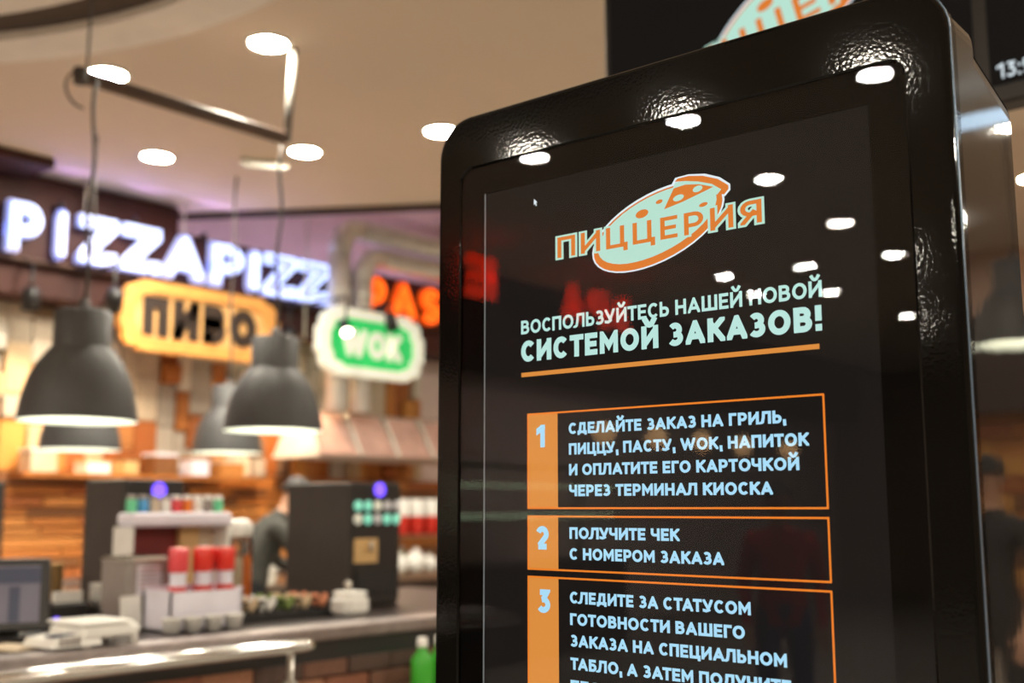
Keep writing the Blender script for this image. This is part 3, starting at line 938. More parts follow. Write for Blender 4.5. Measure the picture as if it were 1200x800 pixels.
# red and white tubs at the right, two rows on a rack beside the kiosk
t = thing('tub_rack', 'steel rack beside the kiosk edge that holds red and white tubs', 'rack', (6.85, 7.5, .90))
for z in (0.0, .34):
    MB().box(0, 1.15, -.1, .22, z, z + .02).build('rack_shelf', M['steel'], t)
for x in (0, 1.13):
    for y in (-.1, .2):
        MB().box(x, x + .02, y, y + .02, 0, .355).build('post', M['steel'], t)
for i in range(6):
    t = thing('snack_tub', 'red tub with white lid on the rack, %s from the left' % ordn[i], 'tub', (6.96 + i * .185, 7.52, 1.26), 0, 'red and white tubs')
    MB().lathe([(.001, 0), (.065, 0), (.080, .17)], M['red'], 16).build('tub_body', None, t)
    MB().lathe([(.084, .168), (.084, .30), (.07, .32), (.001, .32)], M['white_plastic'], 16).build('lid', None, t)
for i, (x, z, s) in enumerate(((7.03, 1.0, .085), (7.225, 1.03, .10), (7.41, .99, .075))):
    t = thing('glass_globe', 'shiny white globe jar on the rack bottom, %s from the left' % ordn[i], 'jar', (x, 7.42, .92), 0, 'white globe jars')
    MB().lathe([(.001, 0)] + [(s * math.sin(a), s - s * math.cos(a)) for a in [j * PI / 10 for j in range(1, 10)]] + [(s * .35, 2 * s)], M['white_plastic'], 18).build('globe', None, t)
    MB().lathe([(s * .4, 2 * s - .01), (s * .4, 2 * s + .025), (.001, 2 * s + .03)], M['steel'], 14).build('lid', None, t)

# ------------------------------------------------------------------ front counter
CX0, CX1 = -1.5, 4.6
ct = thing('serving_counter', 'long dark serving counter with steel edge and brick front', 'counter', (0, 3.4, 0))
MB().box(CX0, CX1, .03, 1.30, .10, 1.0).build('base', M['brown_dark'], ct)
MB().box(CX0, CX1, .12, 1.35, 0, .10).build('plinth', M['black'], ct)
MB().box(CX0, CX1, .0, 1.38, 1.0, 1.05, bev=.004).build('worktop', M['counter'], ct)
MB().box(CX0, CX1, -.035, .10, 1.005, 1.056, bev=.008).build('steel_edge', M['steel_dark'], ct)['label'] = 'brushed steel edge strip'
MB().box(CX0, CX1, -.01, .03, .93, 1.004).build('apron', M['black'], ct)
z = .12; row = 0
while z < .92:
    x = 1.3 + (.11 if row % 2 else 0)
    while x < 4.4:
        piece('brick', R.choice(BM_), ct, (x + .11, .02 - R.uniform(0, .012), z + .033), (.212, .05, .060))
        x += .22
    z += .068; row += 1

# tray rail
t = thing('tray_rail', 'polished tubular tray rail with rounded end in front of the counter', 'rail', (0, 3.25, 0))
MB().tube([(-1.5, 0, 1.015), (2.62, 0, 1.015), (2.65, 0, 1.015), (2.665, 0, 1.013)], [.024, .024, .020, .008], M['chrome'], 20).build('front_tube', None, t)
MB().tube([(-1.5, .085, 1.015), (2.60, .085, 1.015), (2.64, .06, 1.015), (2.655, .03, 1.013)], [.014, .014, .014, .010], M['chrome'], 14).build('rear_tube', None, t)
for x in (-.4, 1.1, 2.56):
    MB().tube([(x, 0, 1.0), (x, 0, .60), (x, .04, .55), (x, .12, .53)], .012, M['steel'], 10).build('bracket', None, t)
    MB().lathe([(.012, -.02), (.026, -.015), (.026, .015), (.012, .02)], M['steel'], 14, Matrix.Translation((x, 0, .88))).build('collar', None, t)

# ---- drink machines
def machine(label, x0, x1, y0, y1, z1, logo_z, group='black drink machines', cups=True, orange=False):
    t = thing('drink_machine', label, 'machine', (x0, y0, 1.05), 0, group)
    w, d, h = x1 - x0, y1 - y0, z1 - 1.05
    MB().box(0, w, .012, d, 0, h, bev=.006).build('cabinet', M['machine_side'], t)
    MB().box(.006, w - .006, 0, .014, .02, h - .008).build('front_panel', M['black_plastic'], t)
    MB().lathe([(.001, 0), (.032, 0), (.032, .006)], M['purple_led'], 24, Matrix.Translation((w * .55, -.001, logo_z - 1.05)) @ Matrix.Rotation(PI / 2, 4, 'X'), smooth=False).build('round_logo', None, t)['label'] = 'glowing purple round logo'
    MB().box(.03, w - .03, -.01, .01, .06, .17).build('drip_bay', M['black'], t)
    if cups:
        for r in range(2):
            for c in range(5):
                m = M[('led_g', 'led_g', 'led_c', 'led_g', 'led_w')[(c + r * 2) % 5]] if not (c > 2 and r == 0) else M['led_w']
                MB().lathe([(.001, 0), (.023, 0), (.026, .008), (.001, .010)], m, 12, Matrix.Translation((.035 + c * (w - .07) / 4, -.002, .46 - r * .062)) @ Matrix.Rotation(PI / 2, 4, 'X')).build('drink_button', None, t)
        MB().box(.02, w * .52, -.006, .0, .20, .31).build('picture_panel', M['tan'], t)
        MB().tube([(.1, -.03, .30), (.1, -.03, .25)], .01, M['steel'], 8).build('spout', None, t)
    return t
machine('black drink machine with purple logo behind the small shelf unit', 2.44, 2.72, 4.20, 4.52, 1.618, 1.573, cups=False)
machine('black drink machine with purple logo and two rows of drink buttons', 3.435, 3.745, 3.95, 4.42, 1.618, 1.585)

# ---- small shelf unit with jars
t = thing('display_shelf', 'small white topped shelf unit with a dark red panel and tan post', 'shelf unit', (2.396, 4.115, 1.05))
MB().box(0, .465, -.07, .065, .375, .432, bev=.012).build('top_board', M['lilac_card'], t)
MB().box(.01, .27, .05, .06, .02, .375).build('red_panel', M['dark_red'], t)
MB().box(.27, .36, .02, .06, .02, .375).build('tan_post', M['tan'], t)
MB().box(.36, .45, .05, .06, .02, .375).build('rear_panel', M['cream'], t)
for x in (.0, .450):
    MB().box(x, x + .015, -.05, .08, 0, .375).build('side_post', M['white_plastic'], t)
jm = [('green', M['mint_p']), ('blue', M['blue_p']), ('cream', M['cream']), ('white', M['white_plastic']), ('pink', M['pink_red']), ('orange', M['orange_p']), ('white', M['white_plastic']), ('grey', M['grey_plastic'])]
for i in range(9):
    c, m = jm[i % 8]
    t = thing('topping_jar', '%s topping jar on top of the small shelf unit, %s from the left' % (c, ordn[i]), 'jar', (2.422 + i * .051, 4.115, 1.483), 0, 'jars on the shelf unit')
    MB().lathe([(.001, 0), (.020, 0), (.021, .004), (.021, .045), (.016, .055)], m, 14).build('jar_body', None, t)
    MB().lathe([(.018, .052), (.018, .068), (.001, .070)], M['white_plastic'] if i > 3 else M['grey_plastic'], 14).build('lid', None, t)

for i, (x, y) in enumerate(((2.925, 4.14), (3.03, 4.22))):
    t = thing('lidded_jar', 'clear jar with white lid standing right of the shelf unit, %s' % ('nearer one' if i == 0 else 'farther one'), 'jar', (x, y, 1.052), 0, 'tall lidded jars')
    MB().lathe([(.001, 0), (.045, 0), (.048, .01), (.048, .20), (.040, .24)], M['orange_p'] if i else M['cream'], 18).build('contents', None, t)
    MB().lathe([(.050, 0), (.050, .30), (.044, .33)], M['jar'], 18).build('jar_wall', None, t)
    MB().lathe([(.046, .325), (.050, .33), (.050, .38), (.02, .40), (.001, .40)], M['white_plastic'], 18).build('lid', None, t)
# ---- grey toaster like dispenser
t = thing('napkin_dispenser', 'tall grey countertop dispenser with rounded top left of the red bottles', 'dispenser', (2.262, 3.845, 1.05))
MB().box(0, .17, .0, .20, 0, .268, bev=.014).build('housing', M['grey_plastic'], t)
MB().box(.04, .135, -.004, .002, .13, .235).build('grille', M['lilac_card'], t)
for i in range(6):
    MB().box(.045, .13, -.007, -.003, .14 + i * .016, .147 + i * .016).build('slat', M['steel'], t)
MB().box(-.002, .172, -.002, .202, .245, .268, bev=.01).build('top_cap', M['steel'], t)
ob = MB().box(0, .085, 0, .012, 0, .125, bev=.003).build('menu_card', M['white_plastic'], None, (2.232, 3.818, 1.055))
ob.rotation_euler = (-.12, 0, 0)
tag(ob, 'small white card leaning on the foot of the grey dispenser', 'card')

# ---- bottle box
t = thing('bottle_crate', 'lilac white open box that holds the red capped bottles', 'box', (2.33, 3.66, 1.05))
MB().box(0, .315, 0, .008, 0, .145).build('front_board', M['lilac_card'], t)
MB().box(0, .315, .17, .178, 0, .16).build('back_board', M['lilac_card'], t)
MB().box(0, .008, 0, .178, 0, .15).build('side_board', M['lilac_card'], t)
MB().box(.307, .315, 0, .178, 0, .15).build('side_board', M['lilac_card'], t)
MB().box(0, .315, 0, .178, 0, .01).build('bottom_board', M['lilac_card'], t)
k = 0
for i, (x, y, c) in enumerate(((2.395, 3.72, 'pink_red'), (2.500, 3.72, 'red'), (2.600, 3.72, 'red'), (2.44, 3.79, 'red'), (2.56, 3.79, 'pink_red'))):
    lab = ['front left pink red one', 'front middle one', 'front right one', 'rear left one', 'rear right one'][i]
    t = thing('sauce_bottle', 'red squeeze bottle with tall red cap in the white box, ' + lab, 'bottle', (x, y, 1.062), 0, 'red squeeze bottles')
    MB().lathe([(.001, 0), (.030, 0), (.032, .01), (.032, .135), (.030, .18)], M['lilac_card'], 18).build('bottle_body', None, t)
    MB().lathe([(.0325, .10), (.0325, .15)], M[c], 18).build('band', None, t)
    MB().lathe([(.034, .20), (.037, .205), (.037, .282), (.034, .288), (.001, .29)], M[c], 18).build('cap', None, t)
    MB().lathe([(.030, .18), (.033, .20)], M['lilac_card'], 18).build('shoulder', None, t)
for i in range(4):
    t = thing('sauce_cup', 'small white cup in front of the white box, %s from the left' % ordn[i], 'cup', (2.30 + i * .085, 3.60 - i * .004, 1.056), 0, 'small white cups')
    MB().lathe([(.001, 0), (.026, 0), (.036, .052), (.038, .054), (.034, .054), (.024, .008), (.001, .006)], M['white_plastic'], 18).build('cup_body', None, t)

# ---- till tablet
t = thing('till_tablet', 'black till tablet with lilac screen on a tilted stand at the far left', 'till', (1.80, 3.80, 1.05), math.radians(-24))
T = Matrix.Translation((0, .0, .04)) @ Matrix.Rotation(math.radians(-16), 4, 'X')
MB().box(-.13, .13, 0, .022, 0, .25, M['black_plastic'], T, bev=.006).build('casing', None, t)
MB().box(-.098, .098, -.003, .002, .028, .222, M['ui_lilac'], T).build('screen', None, t)
MB().box(-.06, .10, -.005, -.002, .16, .215, M['ui_dark'], T).build('screen_panel', None, t)
MB().box(.00, .035, -.005, -.002, .03, .15, M['ui_dark'], T).build('screen_panel', None, t)
MB().box(-.12, .12, -.03, .16, 0, .022, bev=.005).build('base', M['black'], t)
MB().box(-.04, .04, .05, .09, .02, .16).build('neck', M['black'], t)
t = thing('receipt_printer', 'dark receipt printer just right of the till tablet', 'printer', (2.08, 4.05, 1.05))
MB().box(0, .15, 0, .16, 0, .10, bev=.01).build('housing', M['black_plastic'], t)
MB().box(.02, .13, .02, .04, .10, .14).build('paper', M['white_plastic'], t)
MB().box(.01, .03, -.004, .0, .03, .05).build('blue_light', M['purple_led'], t)
ob = MB().box(0, .12, 0, .17, 0, .012, bev=.003).build('note_pad', M['cream'], None, (1.70, 3.52, 1.052), .3)
tag(ob, 'flat cream pad lying left of the scale', 'pad')
ob = MB().box(0, .16, 0, .14, 0, .02, bev=.004).build('green_folder', M['green'], None, (1.42, 3.50, 1.052), .2)
tag(ob, 'dark green folder at the lower left corner of the counter', 'folder')

# ---- kitchen scale
t = thing('kitchen_scale', 'white counter scale with splayed feet and sloping keypad', 'scale', (1.765, 3.42, 1.052), math.radians(3))
t.scale = (.88, .88, .68)
MB().add([(0, 0, .02), (.20, 0, .02), (.20, .20, .02), (0, .20, .02), (0.01, .02, .055), (.19, .02, .085), (.19, .19, .085), (.01, .19, .055)],
         [(3, 2, 1, 0), (4, 5, 6, 7), (0, 1, 5, 4), (1, 2, 6, 5), (2, 3, 7, 6), (3, 0, 4, 7)], M['white_plastic']).build('keypad_housing', None, t)
MB().box(.12, .36, .0, .24, .045, .105, bev=.014).build('body', M['white_plastic'], t)
MB().box(.11, .33, .0, .24, .110, .124, bev=.006).build('weighing_plate', M['white_plastic'], t)
for x in (.15, .345):
    for y in (.03, .21):
        MB().lathe([(.001, 0), (.022, 0), (.014, .065)], M['white_plastic'], 12, Matrix.Translation((x, y, 0))).build('foot', None, t)
for r in range(3):
    for c in range(4):
        MB().box(.03 + c * .022, .045 + c * .022, -.002, .004, .03 + r * .013, .039 + r * .013).build('key', M['grey_plastic'], t)
MB().box(.022, .12, .04, .09, .066, .074).build('readout', M['ui_dark'], t)
# ---- bowls on the scale back / counter
t = thing('card_terminal_base', 'black box under the stack of white bowls', 'box', (2.25, 4.015, 1.05))
MB().box(0, .135, 0, .15, 0, .065, bev=.006).build('box_body', M['black'], t)
MB().box(.01, .125, .01, .14, .065, .072).build('lid', M['black_plastic'], t)
for i in range(6):
    ob = MB().lathe([(.001, 0), (.045, .002), (.075, .030), (.078, .032), (.072, .032), (.043, .008), (.001, .006)], M['white_plastic'], 24).build('bowl', None, None, (2.317, 4.09, 1.122 + i * .012))
    ob.scale = (.82, .82, .9)
    tag(ob, 'white bowl in the stack on the black box, %s from the bottom' % ordn[i], 'bowl', 'stack of white bowls')
for i in range(5):
    x, y = 2.14 + (i % 3) * .075, 4.45 + (i // 3) * .09
    cup_stack('stack of tan paper cups behind the printer, %s from the left' % ordn[i], (x, y, 1.05), .034, 5 + i % 3, M['cream'] if i % 2 else M['tan'], 'tan cup stacks', step=.022, h=.09)

# ---- food tray
t = thing('food_tray', 'long black tray of salads and snacks on the counter', 'tray', (2.70, 3.74, 1.05))
MB().box(0, .48, 0, .30, 0, .012).build('tray_base', M['black'], t)
for a in ((0, .48, -.01, 0), (0, .48, .30, .31)):
    MB().box(a[0], a[1], a[2], a[3], 0, .035).build('tray_rim', M['black'], t)
for a in ((-.01, 0, -.01, .31), (.48, .49, -.01, .31)):
    MB().box(a[0], a[1], a[2], a[3], 0, .035).build('tray_rim', M['black'], t)
fm = [('cream noodle', M['food_a']), ('green salad', M['food_b']), ('salmon', M['food_c']), ('white rice', M['white_plastic']), ('creamy pasta', M['food_a'])]
for i in range(10):
    x, y = 2.76 + (i % 5) * .09, 3.80 + (i // 5) * .14
    nm_, m = fm[(i * 3) % 5]
    t = thing('food_bowl', '%s in a clear bowl, %s from left, %s row of the tray' % (nm_, ordn[i % 5], 'front' if i < 5 else 'rear'), 'food', (x, y, 1.063), 0, 'food portions on the tray')
    t.scale = (1.0, 1.0, 1.9)
    MB().lathe([(.001, 0), (.028, 0), (.043, .035), (.045, .036), (.041, .036), (.026, .004)], M['jar'], 16).build('bowl', None, t)
    mb = MB()
    for k in range(7):
        a = k * 2.4
        rr = .018 * (k % 3)
        mb.lathe([(.001, -.012), (.012, -.006), (.014, .0), (.010, .008), (.001, .011)], m, 8, Matrix.Translation((rr * math.cos(a), rr * math.sin(a), .024 + .008 * (k % 2))))
    mb.build('food', None, t)
# ---- white pot
t = thing('sugar_pot', 'white rounded square pot with a knob lid right of the food tray', 'pot', (3.14, 3.62, 1.05))
MB().box(0, .135, 0, .13, 0, .09, bev=.022).build('pot_body', M['white_plastic'], t)
MB().box(.01, .125, .01, .12, .088, .102, bev=.008).build('lid', M['white_plastic'], t)
MB().lathe([(.001, 0), (.010, 0), (.010, .018), (.019, .028), (.014, .042), (.001, .046)], M['steel'], 14, Matrix.Translation((.055, .065, .10))).build('knob', None, t)

# ---- green bottles by the kiosk
t = thing('bottle_ledge', 'low steel ledge in front of the bricks that carries the green bottles', 'ledge', (3.05, 3.12, 0))
MB().box(0, .75, 0, .24, .74, .76, bev=.004).build('ledge_top', M['steel'], t)
for x in (.03, .70):
    MB().box(x, x + .02, .10, .12, 0, .74).build('post', M['steel'], t)
for i, x in enumerate((3.20, 3.30, 3.40)):
    bottle('juice_bottle', 'green juice bottle with white cap by the kiosk edge, %s from the left' % ordn[i], (x, 3.24, .762), .235, .043, M['green'], M['white_plastic'], 'green juice bottles')

# ---- wall side thing at far left: dark menu screen
t = thing('dark_cabinet', 'dark upright cabinet at the far left edge before the mosaic wall', 'cabinet', (3.08, 7.7, .90))
MB().box(0, .50, 0, .3, 0, .78, bev=.008).build('cabinet_body', M['black_plastic'], t)
MB().box(.04, .46, -.01, .0, .05, .72).build('cabinet_door', M['black'], t)

# ------------------------------------------------------------------ people
def person(label, loc, rz, P, top, legs, hairm, height=1.0, cap=None, sleeves='long'):
    """P: joint positions in local space (facing -Y)"""
    t = thing('person', label, 'person', loc, rz)
    J, E, rad, tagv = [], [], [], []
    def j(p, r, parent=None):
        J.append(tuple(c * height for c in p)); rad.append(r if isinstance(r, tuple) else (r, r))
        if parent is not None: E.append((parent, len(J) - 1))
        return len(J) - 1
    segs = []
    def seg(a, b, m): segs.append((a, b, m))
    pel = j(P['pelvis'], (.145, .11))
    wa = j(P['waist'], (.125, .10), pel); seg(pel, wa, top)
    ch = j(P['chest'], (.155, .115), wa); seg(wa, ch, top)
    nb = j(P['neck'], (.075, .07), ch); seg(ch, nb, top)
    n1 = j(P['neck2'], (.052, .055), nb); seg(nb, n1, M['skin'])
    hd_ = Vector(P['head'])
    up = (hd_ - Vector(P['neck2'])).normalized()
    h0 = j(tuple(hd_ - up * .055), (.062, .075), n1); seg(n1, h0, M['skin'])
    h1 = j(tuple(hd_), (.074, .092), h0); seg(h0, h1, M['skin'])
    h2 = j(tuple(hd_ + up * .075), (.066, .082), h1); seg(h1, h2, M['skin'])
    for s, k in ((1, 'r'), (-1, 'l')):
        sh = j(P['sh_' + k], .062, ch); seg(ch, sh, top)
        el = j(P['el_' + k], .044, sh); seg(sh, el, top)
        wr = j(P['wr_' + k], .029, el); seg(el, wr, top if sleeves == 'long' else M['skin'])
        a, b = Vector(P['el_' + k]), Vector(P['wr_' + k])
        d = (b - a).normalized()
        side = d.cross(Vector((0, 1, 0.3))).normalized()
        pm = j(tuple(b + d * .06), (.034, .020), wr); seg(wr, pm, M['skin'])
        for q in range(4):
            o0 = b + d * .10 + side * (q - 1.5) * .020
            ln = (.062, .075, .070, .055)[q]
            k1 = j(tuple(o0), .0095, pm); seg(pm, k1, M['skin'])
            dd = (d + Vector((0, 0, -.35))).normalized()
            k2 = j(tuple(o0 + dd * ln * .55), .0085, k1); seg(k1, k2, M['skin'])
            dd = (d + Vector((0, 0, -.9))).normalized()
            k3 = j(tuple(o0 + dd * ln), .007, k2); seg(k2, k3, M['skin'])
        th = j(tuple(b + d * .045 + side * .042), .010, wr); seg(wr, th, M['skin'])
        th2 = j(tuple(b + d * .085 + side * .060), .008, th); seg(th, th2, M['skin'])
        hp = j(P['hip_' + k], .092, pel); seg(pel, hp, legs)
        kn = j(P['kn_' + k], .064, hp); seg(hp, kn, legs)
        an = j(P['an_' + k], .042, kn); seg(kn, an, legs)
        to = j(P['to_' + k], .036, an); seg(an, to, M['shoe'])
    me = bpy.data.meshes.new('body')
    me.from_pydata(J, E, [])
    ob = bpy.data.objects.new('body', me)
    COL.objects.link(ob)
    md = ob.modifiers.new('skin', 'SKIN')
    md.use_smooth_shade = True
    sv = me.skin_vertices[0].data if len(me.skin_vertices) else None
    if sv:
        for i, r in enumerate(rad):
            sv[i].radius = r
            sv[i].use_root = (i == 0)
    sb = ob.modifiers.new('sub', 'SUBSURF'); sb.levels = 1; sb.render_levels = 1
    dg = bpy.context.evaluated_depsgraph_get()
    dg.update()
    me2 = bpy.data.meshes.new_from_object(ob.evaluated_get(dg))
    me2.name = 'body'
    ob.modifiers.clear()
    ob.data = me2
    me2.materials.clear()
    ms = [top, legs, M['skin'], M['shoe']]
    for m in ms: me2.materials.append(m)
    JV = [Vector(p) for p in J]
    for f in me2.polygons:
        c = f.center
        best, bm_ = 1e9, top
        for a, b, m in segs:
            A, B = JV[a], JV[b]
            ab = B - A
            tt = max(0, min(1, (c - A).dot(ab) / max(ab.length_squared, 1e-9)))
            d_ = (c - (A + ab * tt)).length - (rad[a][0] * (1 - tt) + rad[b][0] * tt) * .8
            if sleeves == 'short' and m is top and b in () : pass
            if d_ < best: best, bm_ = d_, m
        f.material_index = ms.index(bm_)
        f.use_smooth = True
    ob.parent = t
    # face and hair, on a head frame: up, forward (facing)
    H = hd_ * height
    fw = Vector(P.get('face', (0, -1, 0))); fw = (fw - up * fw.dot(up)).normalized()
    rt = fw.cross(up).normalized()
    Mx = Matrix(((rt.x, -fw.x, up.x, H.x), (rt.y, -fw.y, up.y, H.y), (rt.z, -fw.z, up.z, H.z), (0, 0, 0, 1)))
    for s in (-1, 1):
        MB().lathe([(.001, -.011), (.009, -.006), (.012, 0), (.009, .006), (.001, .011)], M['eye'], 10, Mx @ Matrix.Translation((s * .031, -.083, .012))).build('eye', None, t)
        MB().lathe([(.001, -.03), (.010, -.02), (.014, 0), (.012, .02), (.001, .03)], M['skin'], 10, Mx @ Matrix.Translation((s * .076, .005, .0))).build('ear', None, t)
    MB().add([(-.012, -.086, .012), (.012, -.086, .012), (.018, -.086, -.026), (-.018, -.086, -.026), (0, -.092, .012), (0, -.118, -.022)],
             [(0, 4, 5, 3), (1, 2, 5, 4), (3, 5, 2)], M['skin'], True, Mx).build('nose', None, t)
    MB().lathe([(.001, -.026), (.005, -.016), (.007, 0), (.005, .016), (.001, .026)], M['lip'], 8, Mx @ Matrix.Translation((0, -.084, -.048)) @ Matrix.Rotation(PI / 2, 4, 'Y')).build('mouth', None, t)
    hair = MB()
    vs, fs = [], []
    nl, ns = 7, 20
    for i in range(nl + 1):
        el_ = PI / 2 - (PI * .62) * i / nl
        for k in range(ns):
            a = 2 * PI * k / ns
            front = -math.sin(a)   # 1 at face side
            e2 = el_
            if front > .2: e2 = max(el_, .42 + .1 * front)
            vs.append((.086 * math.cos(e2) * math.cos(a), .104 * math.cos(e2) * math.sin(a) + .006, .108 * math.sin(e2) + .022))
    for i in range(nl):
        for k in range(ns):
            fs.append((i * ns + k, i * ns + (k + 1) % ns, (i + 1) * ns + (k + 1) % ns, (i + 1) * ns + k))
    hair.add(vs, fs, hairm, True, Mx)
    hair.build('hair', None, t)
    if cap:
        c = MB()
        c.lathe([(.001, .138), (.05, .130), (.085, .098), (.100, .05)], cap, 24, Mx @ Matrix.Scale(1.1, 4, (0, 1, 0)))
        c.add([(-.075, -.085, .055), (.075, -.085, .055), (.055, -.175, .045), (-.055, -.175, .045), (-.075, -.085, .062), (.075, -.085, .062), (.055, -.175, .052), (-.055, -.175, .052)],
              [(0, 1, 2, 3), (7, 6, 5, 4), (0, 1, 5, 4), (1, 2, 6, 5), (2, 3, 7, 6), (3, 0, 4, 7)], cap, False, Mx)
        c.build('cap', None, t)
    return t
base = dict(pelvis=(0, 0, .95), waist=(0, 0, 1.10), chest=(0, 0, 1.30), neck=(0, .005, 1.44), neck2=(0, 0, 1.50), head=(0, -.015, 1.61),
            sh_r=(-.18, 0, 1.39), el_r=(-.23, .02, 1.11), wr_r=(-.22, -.10, .88), sh_l=(.18, 0, 1.39), el_l=(.23, .02, 1.11), wr_l=(.22, -.10, .88),
            hip_r=(-.10, 0, .88), kn_r=(-.105, -.01, .49), an_r=(-.105, .03, .09), to_r=(-.12, -.13, .045),
            hip_l=(.10, 0, .88), kn_l=(.105, -.01, .49), an_l=(.105, .03, .09), to_l=(.12, -.13, .045))
bend = dict(base, waist=(0, -.03, 1.10), chest=(0, -.13, 1.27), neck=(0, -.20, 1.38), neck2=(0, -.235, 1.43), head=(0, -.29, 1.52),
            sh_r=(-.18, -.14, 1.34), el_r=(-.25, -.26, 1.10), wr_r=(-.20, -.46, 1.02), sh_l=(.18, -.14, 1.34), el_l=(.25, -.26, 1.10), wr_l=(.20, -.46, 1.02),
            face=(0, -1, -.3))
person('cook in a charcoal sweater with dark hair bending behind the right drink machine', (4.35, 5.98, 0), math.radians(70), bend, M['grey_cloth'], M['black_cloth'], M['hair'], 1.04)
person('man in a black cap and black short sleeved shirt, mirrored in the kiosk side', (6.15, -.95, 0), math.radians(-75), base, M['black_cloth'], M['black_cloth'], M['hair'], 1.02, cap=M['black_cloth'], sleeves='short')
person('visitor in a red jacket and blue jeans, dimly mirrored in the kiosk glass', (-3.7, 3.0, 0), math.radians(60), base, M['red_cloth'], M['jean'], M['hair'], .95)

t = thing('tube_light', 'blue white tube light mirrored as a pale band in the kiosk side', 'tube light', (6.7, -1.2, 3.78))
MB().tube([(0, -1.3, 0), (0, 1.3, 0)], .045, mat('blue_white_tube', (.7, .8, .9), .4, emit=3.0, ecol=(.50, .70, .90)), 12).build('tube', None, t)
for y in (-1.0, 1.0):
    MB().tube([(0, y, .03), (0, y, .22)], .008, M['cord'], 6).build('hanger', None, t)

# warm pendants and a tube-lit case that the glass mirrors
for i, (x, y) in enumerate(((-6.9, 6.4), (-7.9, 6.4), (-8.9, 6.4), (-9.9, 6.4), (-11.2, 6.4))):
    t = thing('globe_pendant', 'warm glowing globe pendant mirrored in the lower glass, %s from the kiosk' % ordn[i], 'pendant lamp', (x, y, 2.25), 0, 'warm globe pendants')
    MB().lathe([(.001, -.13), (.09, -.09), (.13, 0), (.09, .09), (.02, .13)], M['warm_bulb'], 16).build('bulb', None, t)
    MB().tube([(0, 0, .12), (0, 0, 1.75)], .006, M['cord'], 6).build('cord', None, t)
t = thing('lit_display_case', 'long counter case with two pale tube lights, mirrored at the left of the glass', 'display case', (-8.2, 7.0, 0))
MB().box(0, 3.0, 0, .7, 0, .95, bev=.01).build('case_base', M['brown_dark'], t)
MB().box(0, 3.0, .1, .7, 1.9, 1.95).build('canopy', M['steel'], t)
for x in (0, 2.96):
    MB().box(x, x + .04, .6, .66, .95, 1.9).build('post', M['steel'], t)
MB().tube([(.1, .1, 1.72), (2.9, .1, 1.72)], .022, M['strip'], 8).build('tube_light', None, t)
MB().tube([(.1, .1, 1.42), (2.9, .1, 1.42)], .026, M['strip'], 8).build('tube_light', None, t)
MB().box(0, 3.0, .05, .6, 1.36, 1.385).build('case_shelf', M['steel'], t)
for x in (.02, 1.5, 2.96):
    MB().tube([(x, .1, .95), (x, .1, 1.9)], .01, M['steel'], 6).build('upright', None, t)

# ------------------------------------------------------------------ menu board behind the kiosk
def logo(parent, cx, cz, k, y, turn=0.0):
    """pizza emblem; design units are metres on the kiosk screen, scaled by k about (cx, cz)"""
    def P(pts): return [(cx + a * k, cz + b * k) for a, b in pts]
    def flat(name, pts, dy, m):
        q = P(pts)
        MB().add([(a, y - dy, b) for a, b in q], [tuple(range(len(q)))], m).build(name, None, parent)
    rot = math.radians(15)
    e = .00025 * k
    flat('logo_outline', ell(-.0035, -.0015, .1095, .0505, rot), 0, M['white_px'])
    flat('logo_outline', [(.022, .052), (.029, .062), (.05, .063), (.075, .059), (.097, .050), (.112, .038), (.112, .030), (.104, .023), (.09, .025), (.05, .025)], 0 + e * .5, M['white_px'])
    flat('logo_ring', ell(-.0035, -.0020, .1065, .0478, rot), e, M['orange_logo'])
    flat('logo_disc', ell(-.0040, .0020, .0985, .0415, rot), 2 * e, M['mint_logo'])
    flat('logo_crust', [(.0286, .0565), (.033, .0600), (.05, .0605), (.072, .0565), (.094, .0480), (.1095, .0365), (.1095, .0315), (.103, .0255), (.0935, .0275), (.099, .033), (.085, .043), (.065, .050), (.045, .0545)], 2.5 * e, M['orange_logo'])
    flat('logo_gap', [(.0300, .0555), (.045, .0545), (.065, .050), (.085, .043), (.099, .033), (.093, .0272), (.05, .0248), (.011, .0180), (.010, .0225), (.0245, .0475)], 2.7 * e, M['mint_logo'])
    flat('logo_slice', [(.011, .0212), (.0268, .0475), (.045, .0495), (.066, .0460), (.0875, .0385), (.065, .0327), (.04, .0265)], 3 * e, M['orange_logo'])
    for a, b, rx, rz_, m in ((-.0246, .0210, .0105, .0058, 'orange_logo'), (.0036, .0332, .0055, .0028, 'orange_logo'), (.0718, .0171, .0065, .0028, 'orange_logo'), (.034, .0331, .0085, .0042, 'mint_logo'), (.0637, .0401, .0075, .0042, 'mint_logo')):
        flat('logo_spot', ell(a, b, rx, rz_, math.radians(8), n=20), 3.5 * e, M[m])
    for nm_, wt, dy, m in (('logo_text_outline', .35, 4 * e, 'mint_logo'), ('logo_text', .17, 4.6 * e, 'orange_logo')):
        text_mb('ПИЦЦЕРИЯ', cx - .1714 * k, cx + .1560 * k, cz - .0205 * k, .0305 * k, .17, y - dy, M[m], gap=.24, weight=wt).build(nm_, None, parent)

    if turn:
        for ch_ in parent.children:
            if ch_.name.startswith('logo'):
                for v in ch_.data.vertices:
                    dx, dz = v.co.x - cx, v.co.z - cz
                    v.co.x = cx + dx * math.cos(turn) - dz * math.sin(turn)
                    v.co.z = cz + dx * math.sin(turn) + dz * math.cos(turn)

mb_ = thing('menu_board', 'large black overhead menu board behind the kiosk top with a pizza emblem and a clock', 'menu board', (3.06, 2.22, 2.585), -PI / 2)
